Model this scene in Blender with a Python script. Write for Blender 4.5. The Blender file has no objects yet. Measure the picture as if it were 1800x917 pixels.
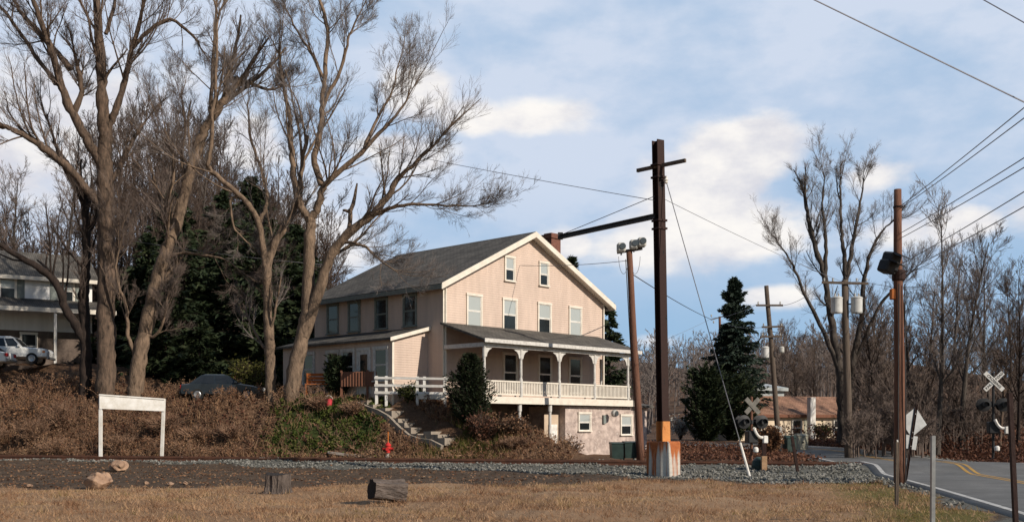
import bpy, math, random
import numpy as np
from mathutils import Vector, Matrix

# ------------------------------------------------------------------ basics
SC = bpy.context.scene
COL = SC.collection
PI = math.pi
F, YH, CH = 1900.0, 750.0, 1.75      # focal length in photo pixels, horizon row, eye height


def P(px, py, d):
    """point seen at photo pixel (px,py) at distance d in front of the viewer"""
    return np.array(((px - 900.0) / F * d, d, CH + (YH - py) / F * d))


def sm(a, b, x):
    t = np.clip((np.asarray(x, float) - a) / (b - a), 0, 1)
    return t * t * (3 - 2 * t)


# ------------------------------------------------------------------ terrain
HS = 58.0 / 56.0
C0 = (-3.57 * HS, 58.0)                     # near corner of the big house
GD = np.array((0.693, 0.7209)); GD /= np.linalg.norm(GD)
PD = np.array((-GD[1], GD[0]))
ROAD = np.array([(6.9, -10), (8.9, 0), (10.9, 10), (12.9, 20), (14.9, 30), (16.7, 40), (18.1, 48), (19.2, 55), (19.9, 61),
                 (20.0, 68), (17.0, 75), (11.5, 81), (4, 86), (-6, 90), (-20, 94)], float)


def catmull(pts, n):
    pts = np.asarray(pts, float)
    p = np.vstack([2 * pts[0] - pts[1], pts, 2 * pts[-1] - pts[-2]])
    seg = len(pts) - 1
    t = np.linspace(0, seg, n)
    i = np.minimum(t.astype(int), seg - 1)
    f = (t - i)[:, None]
    a, b, c, d = p[i], p[i + 1], p[i + 2], p[i + 3]
    return .5 * (2 * b + (c - a) * f + (2 * a - 5 * b + 4 * c - d) * f * f + (3 * b - a - 3 * c + d) * f ** 3)


ROADC = catmull(ROAD, 260)


def road_dist(x, y):
    x = np.asarray(x, float); y = np.asarray(y, float)
    out = np.full(x.shape, 1e9)
    for q in ROADC[::2]:
        out = np.minimum(out, (x - q[0]) ** 2 + (y - q[1]) ** 2)
    return np.sqrt(out)


def ytrack(x):
    return 47.3 - .29 * np.asarray(x, float)


def sdist(x, y):
    return (np.asarray(y, float) - ytrack(x)) / 1.041


def wob(x, y, s, seed=0.):
    return (np.sin(x * s + 1.7 * seed) * np.cos(y * s * 1.13 + seed) + .6 * np.sin(x * s * 2.3 - y * s * 1.9 + seed * 2.1)
            + .4 * np.cos(x * s * 4.1 + y * s * 3.7 + seed))


def terrain(x, y):
    x = np.asarray(x, float); y = np.asarray(y, float)
    s = sdist(x, y)
    w = (x - C0[0]) * GD[0] + (y - C0[1]) * GD[1]
    side = np.maximum(1 - sm(-1.6, 2.4, w), sm(9, 15, -x))
    plate = 3.3 + 2.6 * sm(15, 29, -x) * sm(6, 17, s)
    z = plate * sm(3.0, 8.6, s + .25 * wob(x, y, .5)) * side
    z = z + 16 * sm(22, 75, s) * sm(2, 40, -x - (y - 60) * .05)
    rd = road_dist(x, y)
    z = z + (.15 + .13 * (1 - sm(3.6, 5.6, rd))) * (1 - sm(1.7, 4.3, np.abs(s)))
    z = z + .55 * sm(56, 84, y) * sm(-6, 6, x)
    z = z + 5.0 * sm(62, 130, y) * sm(22, 60, x)
    z = z + (.05 * wob(x, y, .45) + .02 * wob(x, y, 2.1, 2.)) * sm(4.2, 6.5, rd)
    z = z + .16 * wob(x, y, 1.3, 4.) * sm(3, 6, s) * side
    r = np.hypot(x, y)
    ang = np.arctan2(x, y)
    z = z + sm(180, 620, r) * (17 + 9 * np.sin(ang * 9 + .6) + 5 * np.sin(ang * 23) + 14 * sm(-.05, .5, ang))
    return z


def tz(x, y):
    return float(terrain(np.array([x]), np.array([y]))[0])


def ground_at(px, py):
    """first ground point on the sight line through a photo pixel"""
    d = np.arange(12, 160, .05)
    x = (px - 900) / F * d
    z = CH + (YH - py) / F * d
    g = terrain(x, d)
    k = np.argmax(z <= g)
    return np.array((x[k], d[k], g[k]))


# ------------------------------------------------------------------ materials
def nt(name):
    m = bpy.data.materials.new(name); m.use_nodes = True
    t = m.node_tree
    return m, t, t.nodes, t.links, t.nodes['Principled BSDF']


def pm(name, c1, c2=None, scale=4., rough=.85, bump=0., bscale=None, metal=0., spec=.3, c3=None, stretch=(1, 1, 1), detail=6,
       lo=.35, hi=.65, tint=None):
    """procedural surface: two noise octaves between base colours + bump; tint: colour ramp over the mesh's 'tint' attribute"""
    m, t, N, L, b = nt(name)
    b.inputs['Roughness'].default_value = rough
    b.inputs['Metallic'].default_value = metal
    b.inputs['Specular IOR Level'].default_value = spec
    tc = N.new('ShaderNodeTexCoord'); mp = N.new('ShaderNodeMapping'); mp.inputs['Scale'].default_value = stretch
    L.new(tc.outputs['Object'], mp.inputs['Vector'])
    nz = N.new('ShaderNodeTexNoise'); nz.inputs['Scale'].default_value = scale; nz.inputs['Detail'].default_value = detail
    nz.inputs['Roughness'].default_value = .62
    L.new(mp.outputs[0], nz.inputs['Vector'])
    rp = N.new('ShaderNodeValToRGB')
    e = rp.color_ramp.elements
    c2 = c2 or tuple(v * .78 for v in c1)
    e[0].position, e[1].position = lo, hi
    e[0].color, e[1].color = (*c1, 1), (*c2, 1)
    if c3:
        k = e.new((lo + hi) / 2 + .12); k.color = (*c3, 1)
    L.new(nz.outputs['Fac'], rp.inputs['Fac'])
    out = rp.outputs['Color']
    if tint:
        at = N.new('ShaderNodeAttribute'); at.attribute_name = 'tint'
        r2 = N.new('ShaderNodeValToRGB'); e2 = r2.color_ramp.elements
        e2[0].color = (*tint[0], 1); e2[1].color = (*tint[-1], 1)
        for i, c in enumerate(tint[1:-1]):
            k = e2.new((i + 1) / (len(tint) - 1)); k.color = (*c, 1)
        L.new(at.outputs['Fac'], r2.inputs['Fac'])
        out = r2.outputs['Color']
    L.new(out, b.inputs['Base Color'])
    if bump:
        n2 = N.new('ShaderNodeTexNoise'); n2.inputs['Scale'].default_value = bscale or scale * 3; n2.inputs['Detail'].default_value = 5
        L.new(mp.outputs[0], n2.inputs['Vector'])
        bp = N.new('ShaderNodeBump'); bp.inputs['Strength'].default_value = bump; bp.inputs['Distance'].default_value = .05
        L.new(n2.outputs['Fac'], bp.inputs['Height']); L.new(bp.outputs[0], b.inputs['Normal'])
    return m


def leafmat(name, tint, trans=.25, rough=.7):
    m = pm(name, tint[0], tint[-1], rough=rough, spec=.2, tint=tint)
    t = m.node_tree; N, L = t.nodes, t.links
    b = N['Principled BSDF']; o = N['Material Output']
    tr = N.new('ShaderNodeBsdfTranslucent'); mx = N.new('ShaderNodeMixShader'); mx.inputs[0].default_value = trans
    L.new(b.inputs['Base Color'].links[0].from_socket, tr.inputs['Color'])
    L.new(b.outputs[0], mx.inputs[1]); L.new(tr.outputs[0], mx.inputs[2]); L.new(mx.outputs[0], o.inputs['Surface'])
    return m


def siding(name, c, pitch=.13):
    """horizontal lap siding: saw-tooth relief with slight weathering"""
    m, t, N, L, b = nt(name)
    b.inputs['Roughness'].default_value = .55
    b.inputs['Specular IOR Level'].default_value = .3
    tc = N.new('ShaderNodeTexCoord'); sx = N.new('ShaderNodeSeparateXYZ'); L.new(tc.outputs['Object'], sx.inputs[0])
    mu = N.new('ShaderNodeMath'); mu.operation = 'MULTIPLY'; mu.inputs[1].default_value = 1 / pitch; L.new(sx.outputs['Z'], mu.inputs[0])
    fr = N.new('ShaderNodeMath'); fr.operation = 'FRACT'; L.new(mu.outputs[0], fr.inputs[0])
    iv = N.new('ShaderNodeMath'); iv.operation = 'SUBTRACT'; iv.inputs[0].default_value = 1; L.new(fr.outputs[0], iv.inputs[1])
    bp = N.new('ShaderNodeBump'); bp.inputs['Strength'].default_value = 1.; bp.inputs['Distance'].default_value = .018
    L.new(iv.outputs[0], bp.inputs['Height']); L.new(bp.outputs[0], b.inputs['Normal'])
    nz = N.new('ShaderNodeTexNoise'); nz.inputs['Scale'].default_value = .9; nz.inputs['Detail'].default_value = 7
    mp = N.new('ShaderNodeMapping'); mp.inputs['Scale'].default_value = (2.2, 2.2, .35); L.new(tc.outputs['Object'], mp.inputs[0])
    L.new(mp.outputs[0], nz.inputs['Vector'])
    rp = N.new('ShaderNodeValToRGB'); e = rp.color_ramp.elements
    e[0].position, e[1].position = .3, .7
    e[0].color = (*[v * .83 for v in c], 1); e[1].color = (*[min(1, v * 1.06) for v in c], 1)
    L.new(nz.outputs['Fac'], rp.inputs['Fac']); L.new(rp.outputs['Color'], b.inputs['Base Color'])
    return m


def shingles(name, c1, c2):
    m, t, N, L, b = nt(name)
    b.inputs['Roughness'].default_value = .9; b.inputs['Specular IOR Level'].default_value = .2
    tc = N.new('ShaderNodeTexCoord')
    br = N.new('ShaderNodeTexBrick'); br.inputs['Scale'].default_value = 1
    br.inputs['Brick Width'].default_value = .3; br.inputs['Row Height'].default_value = .14; br.inputs['Mortar Size'].default_value = .012
    br.inputs['Color1'].default_value = (*c1, 1); br.inputs['Color2'].default_value = (*c2, 1); br.inputs['Mortar'].default_value = (*[v * .5 for v in c1], 1)
    mp = N.new('ShaderNodeMapping'); mp.inputs['Rotation'].default_value = (0, 0, PI / 2)
    L.new(tc.outputs['Object'], mp.inputs[0]); L.new(mp.outputs[0], br.inputs['Vector'])
    nz = N.new('ShaderNodeTexNoise'); nz.inputs['Scale'].default_value = 1.1; nz.inputs['Detail'].default_value = 8; L.new(tc.outputs['Object'], nz.inputs['Vector'])
    mx = N.new('ShaderNodeMix'); mx.data_type = 'RGBA'; mx.blend_type = 'OVERLAY'; mx.inputs['Factor'].default_value = .75
    L.new(br.outputs['Color'], mx.inputs['A']); L.new(nz.outputs['Fac'], mx.inputs['B']); L.new(mx.outputs['Result'], b.inputs['Base Color'])
    return m


def glass(name, c=(.015, .018, .02), rough=.06):
    m, t, N, L, b = nt(name)
    b.inputs['Base Color'].default_value = (*c, 1); b.inputs['Roughness'].default_value = rough; b.inputs['Specular IOR Level'].default_value = .6
    nz = N.new('ShaderNodeTexNoise'); nz.inputs['Scale'].default_value = 1.7
    tc = N.new('ShaderNodeTexCoord'); L.new(tc.outputs['Object'], nz.inputs['Vector'])
    bp = N.new('ShaderNodeBump'); bp.inputs['Strength'].default_value = .12; L.new(nz.outputs['Fac'], bp.inputs['Height']); L.new(bp.outputs[0], b.inputs['Normal'])
    return m


MT = dict(
    bark=pm('bark', (.165, .112, .08), (.04, .028, .021), 3.2, .95, .9, 9, stretch=(2.2, 2.2, .55), c3=(.075, .054, .04)),
    bark_pale=pm('bark_pale', (.25, .175, .12), (.06, .041, .028), 3., .95, 1., 9, stretch=(2, 2, .7), c3=(.125, .088, .062)),
    bark_dark=pm('bark_dark', (.045, .031, .025), (.018, .013, .011), 3.2, .95, .8, 9, stretch=(2.2, 2.2, .55)),
    bark_grey=pm('bark_grey', (.115, .095, .08), (.042, .035, .03), 3.2, .95, .6, 9, stretch=(2.2, 2.2, .55)),
    twig=pm('twig', (.175, .132, .11), (.105, .08, .068), 2., .9),
    twig_grey=pm('twig_grey', (.205, .172, .155), (.125, .105, .096), 2., .9),
    twig_tan=pm('twig_tan', (.30, .185, .12), (.16, .095, .062), 1.2, .95),
    twig_brown=pm('twig_brown', (.092, .064, .049), (.05, .035, .028), 1.2, .95),
    siding=siding('beige_siding', (.61, .475, .39)),
    siding_white=siding('white_siding', (.86, .85, .83)),
    cream=pm('cream_stucco', (.76, .63, .47), (.64, .52, .38), 1.5, .9, .2, 20),
    trim=pm('white_trim', (.78, .72, .62), (.66, .60, .51), 3., .55),
    trimgrey=pm('weathered_white', (.66, .64, .60), (.46, .44, .41), 6., .7, .2),
    white=pm('white_paint', (.84, .82, .78), (.64, .60, .53), 2.5, .5),
    roof=shingles('grey_shingle', (.085, .078, .07), (.13, .12, .105)),
    roof_brown=shingles('brown_shingle', (.25, .135, .09), (.33, .19, .125)),
    glass=glass('dark_glass'),
    glass_pale=glass('glass_over_blind', (.40, .43, .42), .12),
    carglass=glass('car_glass', (.02, .024, .028), .04),
    brick=pm('chimney_brick', (.23, .10, .07), (.13, .06, .045), 9., .9, .5, 22),
    stone=pm('field_stone', (.60, .49, .43), (.33, .26, .23), 2.6, .9, .8, 5, c3=(.52, .44, .39), detail=9, lo=.38, hi=.62),
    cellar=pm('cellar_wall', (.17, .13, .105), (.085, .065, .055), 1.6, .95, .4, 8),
    door=pm('beige_door', (.60, .48, .36), (.50, .38, .28), 2., .6),
    wood=pm('pole_wood', (.135, .058, .036), (.05, .024, .018), 2.6, .85, .6, 10, stretch=(6, 6, .35), c3=(.19, .095, .062)),
    wood_grey=pm('weathered_pole_wood', (.14, .108, .082), (.055, .042, .034), 2.6, .9, .6, 10, stretch=(6, 6, .35), c3=(.10, .075, .06)),
    steel=pm('rusty_steel', (.03, .012, .009), (.008, .006, .006), 2.2, .75, .25, 12, stretch=(1.6, 1.6, .7), c3=(.028, .012, .009)),
    rail_rust=pm('rail_rust', (.17, .075, .045), (.09, .042, .028), 3., .8),
    steel_dark=pm('dark_steel', (.04, .038, .04), (.022, .02, .02), 3., .6),
    primer=pm('orange_primer', (.62, .27, .085), (.36, .13, .04), 3., .85, .3, 12, c3=(.55, .22, .07)),
    galv=pm('galvanised', (.36, .36, .35), (.25, .25, .25), 5., .45, metal=.5),
    lampgrey=pm('lamp_housing', (.56, .55, .51), (.37, .36, .33), 6., .6),
    lens=glass('lamp_lens', (.07, .08, .085), .12),
    transformer=pm('transformer_paint', (.62, .62, .60), (.48, .48, .46), 4., .45),
    black=pm('black_paint', (.016, .016, .017), (.028, .028, .03), 6., .5),
    signal_red=glass('signal_lens', (.10, .012, .01), .2),
    red=pm('hydrant_red', (.62, .035, .03), (.45, .03, .028), 6., .45),
    pink=pm('red_plastic', (.60, .06, .08), (.5, .05, .06), 6., .45),
    ballast=pm('ballast_stone', (.34, .335, .31), (.17, .17, .16), 14., .95, .4, 30, tint=[(.075, .073, .062), (.16, .155, .135), (.27, .26, .23)]),
    stump=pm('stump_bark', (.17, .135, .115), (.06, .047, .04), 5., .95, .9, 16, stretch=(2, 2, .6)),
    cutwood=pm('cut_wood', (.035, .027, .022), (.02, .015, .013), 9., .95, .3),
    rock=pm('tan_rock', (.40, .26, .17), (.15, .09, .06), 5., .95, 1., 9, c3=(.27, .17, .115)),
    plank=pm('grey_plank', (.42, .37, .32), (.24, .20, .17), 5., .9, .3, stretch=(1, 6, 6)),
    tan_plank=pm('tan_plank', (.46, .29, .17), (.30, .18, .10), 5., .9, .3),
    fence=pm('red_brown_fence', (.23, .10, .06), (.14, .065, .042), 4., .9, .2, stretch=(6, 6, .5)),
    orange=pm('orange_wood', (.42, .135, .035), (.30, .09, .025), 5., .8, .2),
    concrete=pm('old_concrete', (.33, .28, .225), (.17, .14, .11), 3., .95, .5, 14, c3=(.26, .22, .18)),
    dumpster=pm('dumpster_green', (.030, .055, .048), (.018, .034, .03), 3., .5),
    cabinet=pm('cabinet_beige', (.42, .40, .31), (.34, .32, .25), 4., .6),
    rubber=pm('rubber', (.018, .018, .018), (.03, .028, .026), 8., .9),
    chrome=pm('rim_metal', (.5, .5, .5), (.4, .4, .4), 8., .35, metal=.8),
    carwhite=pm('white_car_paint', (.78, .78, .76), (.72, .72, .70), 2., .25, spec=.5),
    cardark=pm('dark_blue_car_paint', (.020, .028, .036), (.014, .019, .025), 2., .3, spec=.5),
    taillight=pm('tail_light', (.55, .02, .025), (.4, .02, .02), 6., .25),
    amber=pm('amber_light', (.75, .22, .03), (.6, .16, .02), 6., .3),
    headlamp=pm('head_light', (.75, .77, .78), (.6, .62, .64), 6., .15),
    metalroof=pm('pale_metal_roof', (.42, .45, .44), (.32, .35, .35), 2., .4),
    wire=pm('wire_black', (.045, .045, .05), (.03, .03, .034), 6., .6),
    wire_pale=pm('wire_pale', (.55, .55, .58), (.45, .45, .48), 6., .5),
    wire_grey=pm('wire_grey', (.20, .20, .22), (.14, .14, .15), 6., .5),
    shutter=pm('grey_shutter', (.22, .25, .23), (.17, .19, .18), 6., .7),
    text=pm('black_lettering', (.012, .012, .012), (.02, .02, .02), 6., .6),
    signback=pm('bare_aluminium', (.46, .47, .47), (.34, .35, .35), 5., .5, metal=.2),
    spruce=leafmat('spruce_needles', [(.018, .030, .016), (.030, .045, .020), (.048, .060, .026)], .12),
    spruce_blue=leafmat('blue_spruce_needles', [(.020, .034, .026), (.034, .052, .038), (.050, .070, .048)], .12),
    juniper=leafmat('juniper_needles', [(.010, .017, .008), (.018, .028, .011), (.034, .042, .016)], .08),
    yew=leafmat('yew_needles', [(.024, .034, .010), (.042, .052, .014), (.07, .075, .02)], .15),
    dryleaf=leafmat('dry_leaves', [(.09, .042, .024), (.18, .085, .045), (.29, .165, .09), (.15, .09, .058), (.33, .21, .125)], .2),
    redleaf=leafmat('red_brush', [(.07, .03, .019), (.13, .056, .034), (.20, .10, .06)], .2),
    ivy=leafmat('green_leaves', [(.035, .052, .013), (.07, .10, .02), (.12, .135, .032), (.11, .085, .04)], .25),
    grassblade=leafmat('dry_grass', [(.25, .135, .075), (.38, .225, .125), (.50, .325, .195), (.25, .175, .068), (.14, .14, .033)], .3),
    olive=leafmat('olive_leaves', [(.07, .075, .018), (.12, .12, .03), (.16, .14, .04)], .25),
    bush_tan=leafmat('russet_leaves', [(.15, .075, .04), (.22, .11, .055), (.27, .15, .08)], .2),
    pampas=leafmat('pale_plumes', [(.42, .40, .34), (.55, .53, .47), (.66, .63, .56)], .3),
)


# ------------------------------------------------------------------ meshes
def meshobj(name, blocks, mat, parent=None, smooth=False, tint=None):
    """blocks: list of (verts Nx3, faces MxK) -> ONE mesh object"""
    vs, loops, sizes, off = [], [], [], 0
    for v, f in blocks:
        v = np.asarray(v, np.float32).reshape(-1, 3)
        vs.append(v)
        if isinstance(f, np.ndarray):
            loops.append((f + off).ravel().astype(np.int32)); sizes.append(np.full(len(f), f.shape[1], np.int32))
        else:
            for q in f:
                loops.append(np.asarray(q, np.int32) + off); sizes.append(np.array([len(q)], np.int32))
        off += len(v)
    V = np.concatenate(vs); Lp = np.concatenate(loops).astype(np.int32); S = np.concatenate(sizes)
    me = bpy.data.meshes.new(name)
    me.vertices.add(len(V)); me.vertices.foreach_set('co', V.ravel())
    me.loops.add(len(Lp)); me.loops.foreach_set('vertex_index', Lp)
    me.polygons.add(len(S)); st = np.zeros(len(S), np.int32); st[1:] = np.cumsum(S)[:-1]
    me.polygons.foreach_set('loop_start', st); me.polygons.foreach_set('loop_total', S)
    me.polygons.foreach_set('use_smooth', np.full(len(S), bool(smooth)))
    me.update(calc_edges=True)
    if tint is not None:
        a = me.attributes.new('tint', 'FLOAT', 'POINT'); a.data.foreach_set('value', np.asarray(tint, np.float32))
    me.materials.append(MT[mat] if isinstance(mat, str) else mat)
    o = bpy.data.objects.new(name, me); COL.objects.link(o)
    if parent is not None:
        o.parent = parent
    return o


def tag(o, label=None, cat=None, group=None, kind=None):
    if label: o['label'] = label
    if cat: o['category'] = cat
    if group: o['group'] = group
    if kind: o['kind'] = kind
    return o


def thing(name, loc, label, cat, group=None, rz=0):
    o = bpy.data.objects.new(name, None); COL.objects.link(o)
    o.location = [float(v) for v in loc]; o.rotation_euler = (0, 0, rz); o.empty_display_size = .3
    return tag(o, label, cat, group)


def copy_tree(o, parent=None):
    c = o.copy(); COL.objects.link(c)
    if parent is not None: c.parent = parent
    for ch in list(o.children):
        copy_tree(ch, c)
    return c


class MB:
    """collects solids for one mesh"""
    def __init__(s): s.b = []

    def box(s, x0, x1, y0, y1, z0, z1):
        v = [(x, y, z) for z in (z0, z1) for x, y in ((x0, y0), (x1, y0), (x1, y1), (x0, y1))]
        s.b.append((v, [(3, 2, 1, 0), (4, 5, 6, 7), (0, 1, 5, 4), (1, 2, 6, 5), (2, 3, 7, 6), (3, 0, 4, 7)])); return s

    def cbox(s, x0, x1, y0, y1, z0, z1, c=.03):
        """box with chamfered edges"""
        xs, ys, zs = (x0, x1), (y0, y1), (z0, z1)
        v, idx = [], {}
        for i in (0, 1):
            for j in (0, 1):
                for k in (0, 1):
                    X, Y, Z = xs[i], ys[j], zs[k]
                    sx, sy, sz = (c, -c)[i], (c, -c)[j], (c, -c)[k]
                    for a, p in (('x', (X, Y + sy, Z + sz)), ('y', (X + sx, Y, Z + sz)), ('z', (X + sx, Y + sy, Z))):
                        idx[i, j, k, a] = len(v); v.append(p)
        f = []
        for i in (0, 1):
            q = [idx[i, 0, 0, 'x'], idx[i, 1, 0, 'x'], idx[i, 1, 1, 'x'], idx[i, 0, 1, 'x']]; f.append(q if i else q[::-1])
            q = [idx[0, i, 0, 'y'], idx[1, i, 0, 'y'], idx[1, i, 1, 'y'], idx[0, i, 1, 'y']]; f.append(q[::-1] if i else q)
            q = [idx[0, 0, i, 'z'], idx[1, 0, i, 'z'], idx[1, 1, i, 'z'], idx[0, 1, i, 'z']]; f.append(q if i else q[::-1])
        for i in (0, 1):
            for j in (0, 1):
                f.append([idx[i, j, 0, 'x'], idx[i, j, 1, 'x'], idx[i, j, 1, 'y'], idx[i, j, 0, 'y']])
                f.append([idx[i, 0, j, 'x'], idx[i, 1, j, 'x'], idx[i, 1, j, 'z'], idx[i, 0, j, 'z']])
                f.append([idx[0, i, j, 'y'], idx[1, i, j, 'y'], idx[1, i, j, 'z'], idx[0, i, j, 'z']])
        for i in (0, 1):
            for j in (0, 1):
                for k in (0, 1):
                    f.append([idx[i, j, k, 'x'], idx[i, j, k, 'y'], idx[i, j, k, 'z']])
        s.b.append((v, f)); return s

    def beam(s, a, b, wx, wz, up=(0, 0, 1)):
        """rectangular bar from a to b"""
        a, b = np.array(a, float), np.array(b, float)
        d = (b - a) / np.linalg.norm(b - a)
        u = np.cross(d, up)
        if np.linalg.norm(u) < 1e-4: u = np.cross(d, (1, 0, 0))
        u /= np.linalg.norm(u); w = np.cross(u, d)
        v = [p + u * i * wx / 2 + w * j * wz / 2 for p in (a, b) for i, j in ((-1, -1), (1, -1), (1, 1), (-1, 1))]
        s.b.append((v, [(3, 2, 1, 0), (4, 5, 6, 7), (0, 1, 5, 4), (1, 2, 6, 5), (2, 3, 7, 6), (3, 0, 4, 7)])); return s

    def tube(s, pts, r, k=10, caps=True):
        pts = np.asarray(pts, float); n = len(pts)
        r = np.broadcast_to(np.asarray(r, float), (n,))
        v, f = tubes(pts[None], r[None], k)
        f = [tuple(q) for q in f]
        if caps:
            f.append(tuple(range(k))[::-1]); f.append(tuple(range((n - 1) * k, n * k)))
        s.b.append((v, f)); return s

    def lathe(s, prof, k=16, c=(0, 0, 0), axis='z'):
        """prof: list of (r, h)"""
        a = np.arange(k) * 2 * PI / k
        v = []
        for r, h in prof:
            for t in a:
                q = (r * math.cos(t), r * math.sin(t), h)
                if axis == 'y': q = (q[0], -q[2], q[1])
                if axis == 'x': q = (q[2], q[0], q[1])
                v.append((q[0] + c[0], q[1] + c[1], q[2] + c[2]))
        n = len(prof)
        f = [(i * k + j, i * k + (j + 1) % k, (i + 1) * k + (j + 1) % k, (i + 1) * k + j) for i in range(n - 1) for j in range(k)]
        f.append(tuple(range(k))[::-1]); f.append(tuple(range((n - 1) * k, n * k)))
        s.b.append((v, f)); return s

    def prism(s, poly, fn, a, b):
        """polygon (2D list) swept from depth a to b; fn(u, v, d) -> point"""
        n = len(poly)
        v = [fn(u, w, d) for d in (a, b) for u, w in poly]
        f = [tuple(range(n))[::-1], tuple(range(n, 2 * n))] + [(i, (i + 1) % n, n + (i + 1) % n, n + i) for i in range(n)]
        s.b.append((v, f)); return s

    def hexa(s, low, high):
        """two quads (each 4 points)"""
        v = list(low) + list(high)
        s.b.append((v, [(3, 2, 1, 0), (4, 5, 6, 7), (0, 1, 5, 4), (1, 2, 6, 5), (2, 3, 7, 6), (3, 0, 4, 7)])); return s

    def build(s, name, mat, parent=None, smooth=False):
        o = meshobj(name, s.b, mat, parent, smooth)
        import bmesh
        bm = bmesh.new(); bm.from_mesh(o.data); bmesh.ops.recalc_face_normals(bm, faces=bm.faces); bm.to_mesh(o.data); bm.free()
        return o


def tubes(Pt, R, k=3, rough=0., rng=None):
    """Pt (B,n,3), R (B,n) -> verts, quads of B tubes"""
    B, n, _ = Pt.shape
    T = np.gradient(Pt, axis=1); T /= np.linalg.norm(T, axis=2, keepdims=True) + 1e-9
    m = Pt[:, -1] - Pt[:, 0]; m /= np.linalg.norm(m, axis=1, keepdims=True) + 1e-9
    ref = np.where(np.abs(m[:, 2:3]) > .8, np.array([[1., 0.1, 0]]), np.array([[0., 0, 1.]]))
    U = np.cross(T, ref[:, None, :]); U /= np.linalg.norm(U, axis=2, keepdims=True) + 1e-9
    W = np.cross(T, U)
    a = np.arange(k) * 2 * PI / k
    rad = R[:, :, None, None]
    if rough and rng is not None:
        rad = rad * (1 + rough * rng.standard_normal((B, n, k, 1)))
    v = Pt[:, :, None, :] + rad * (U[:, :, None, :] * np.cos(a)[None, None, :, None] + W[:, :, None, :] * np.sin(a)[None, None, :, None])
    b = (np.arange(B) * n * k)[:, None, None]; i = (np.arange(n - 1) * k)[None, :, None]; j = np.arange(k)[None, None, :]; j2 = (j + 1) % k
    f = np.stack([b + i + j, b + i + j2, b + i + k + j2, b + i + k + j], -1).reshape(-1, 4)
    return v.reshape(-1, 3), f


def spawn(rng, Pt, R, m, t0, t1, ang, ratio, n, rr, up=.15, wander=.14, fall=.5, lmin=.15, lmax=99., rmin=.004):
    """m side shoots on every parent polyline"""
    B, k, _ = Pt.shape
    t = rng.uniform(t0, t1, (B, m)); x = t * (k - 1); i = np.minimum(x.astype(int), k - 2); f = (x - i)[..., None]
    bi = np.arange(B)[:, None]
    a, b = Pt[bi, i], Pt[bi, i + 1]
    base = a + (b - a) * f
    tan = b - a; tan /= np.linalg.norm(tan, axis=2, keepdims=True) + 1e-9
    r = (R[bi, i] * (1 - f[..., 0]) + R[bi, i + 1] * f[..., 0]) * rr
    q = rng.standard_normal((B, m, 3)); q -= tan * (q * tan).sum(2, keepdims=True); q /= np.linalg.norm(q, axis=2, keepdims=True) + 1e-9
    an = np.radians(ang) * rng.uniform(.6, 1.35, (B, m, 1))
    d = tan * np.cos(an) + q * np.sin(an)
    pl = np.linalg.norm(np.diff(Pt, axis=1), axis=2).sum(1)[:, None]
    Ln = np.clip(pl * ratio, lmin, lmax) * rng.uniform(.55, 1.25, (B, m)) * (1 - fall * t)
    d = d.reshape(-1, 3); base = base.reshape(-1, 3); Ln = Ln.reshape(-1); r = np.maximum(r.reshape(-1), rmin)
    N = len(d); pts = np.empty((N, n, 3)); pts[:, 0] = base; c = d.copy()
    for j in range(1, n):
        c = c + rng.standard_normal((N, 3)) * wander + np.array((0, 0, up / n * 2))
        c /= np.linalg.norm(c, axis=1, keepdims=True)
        pts[:, j] = pts[:, j - 1] + c * (Ln / (n - 1))[:, None]
    rad = np.maximum(r[:, None] * np.linspace(1, .35, n)[None], rmin)
    return pts, rad


def leaves(rng, pts, size, aspect=.6, flat=0., nrm=None, sv=.4):
    """one small leaf quad at every point, random orientation"""
    n = len(pts)
    d = rng.standard_normal((n, 3)); d[:, 2] *= (1 - flat)
    d /= np.linalg.norm(d, axis=1, keepdims=True)
    e = np.cross(d, rng.standard_normal((n, 3))); e /= np.linalg.norm(e, axis=1, keepdims=True) + 1e-9
    s = size * rng.uniform(1 - sv, 1 + sv, (n, 1))
    a, b = d * s, e * s * aspect
    v = np.stack([pts - a, pts + b, pts + a, pts - b], 1).reshape(-1, 3)
    f = np.arange(4 * n).reshape(n, 4)
    return v, f


def merge(lst):
    return [(v, f) for v, f in lst]

# ------------------------------------------------------------------ camera, light, sky
cam = bpy.data.cameras.new('camera'); co = bpy.data.objects.new('camera', cam); COL.objects.link(co)
co.location = (0, 0, CH); co.rotation_euler = (PI / 2, 0, 0)
cam.sensor_width = 36; cam.lens = F / 1800 * 36; cam.shift_y = (YH - 458.5) / 1800
cam.clip_start = .1; cam.clip_end = 5000
SC.camera = co

SUN = np.array((.81, -.59, .55)); SUN /= np.linalg.norm(SUN)
sl = bpy.data.lights.new('sun', 'SUN'); sl.energy = 4.6; sl.angle = math.radians(.5); sl.color = (1, .90, .775)
so = bpy.data.objects.new('sun', sl); COL.objects.link(so)
so.rotation_euler = Vector(SUN).to_track_quat('Z', 'Y').to_euler()

W = bpy.data.worlds.new('World'); SC.world = W; W.use_nodes = True
t = W.node_tree; N, L = t.nodes, t.links
bg = N['Background']; bg.inputs['Strength'].default_value = .07
sky = N.new('ShaderNodeTexSky'); sky.sky_type = 'NISHITA'; sky.sun_disc = False
sky.sun_elevation = math.asin(SUN[2]); sky.sun_rotation = math.atan2(SUN[0], SUN[1])
sky.air_density = 1.0; sky.dust_density = .25; sky.ozone_density = 2.0
tc = N.new('ShaderNodeTexCoord')


def mth(op, a, b=None, clamp=False):
    n = N.new('ShaderNodeMath'); n.operation = op; n.use_clamp = clamp
    for i, v in enumerate((a, b)):
        if v is None: continue
        if isinstance(v, (int, float)): n.inputs[i].default_value = v
        else: L.new(v, n.inputs[i])
    return n.outputs[0]


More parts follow.
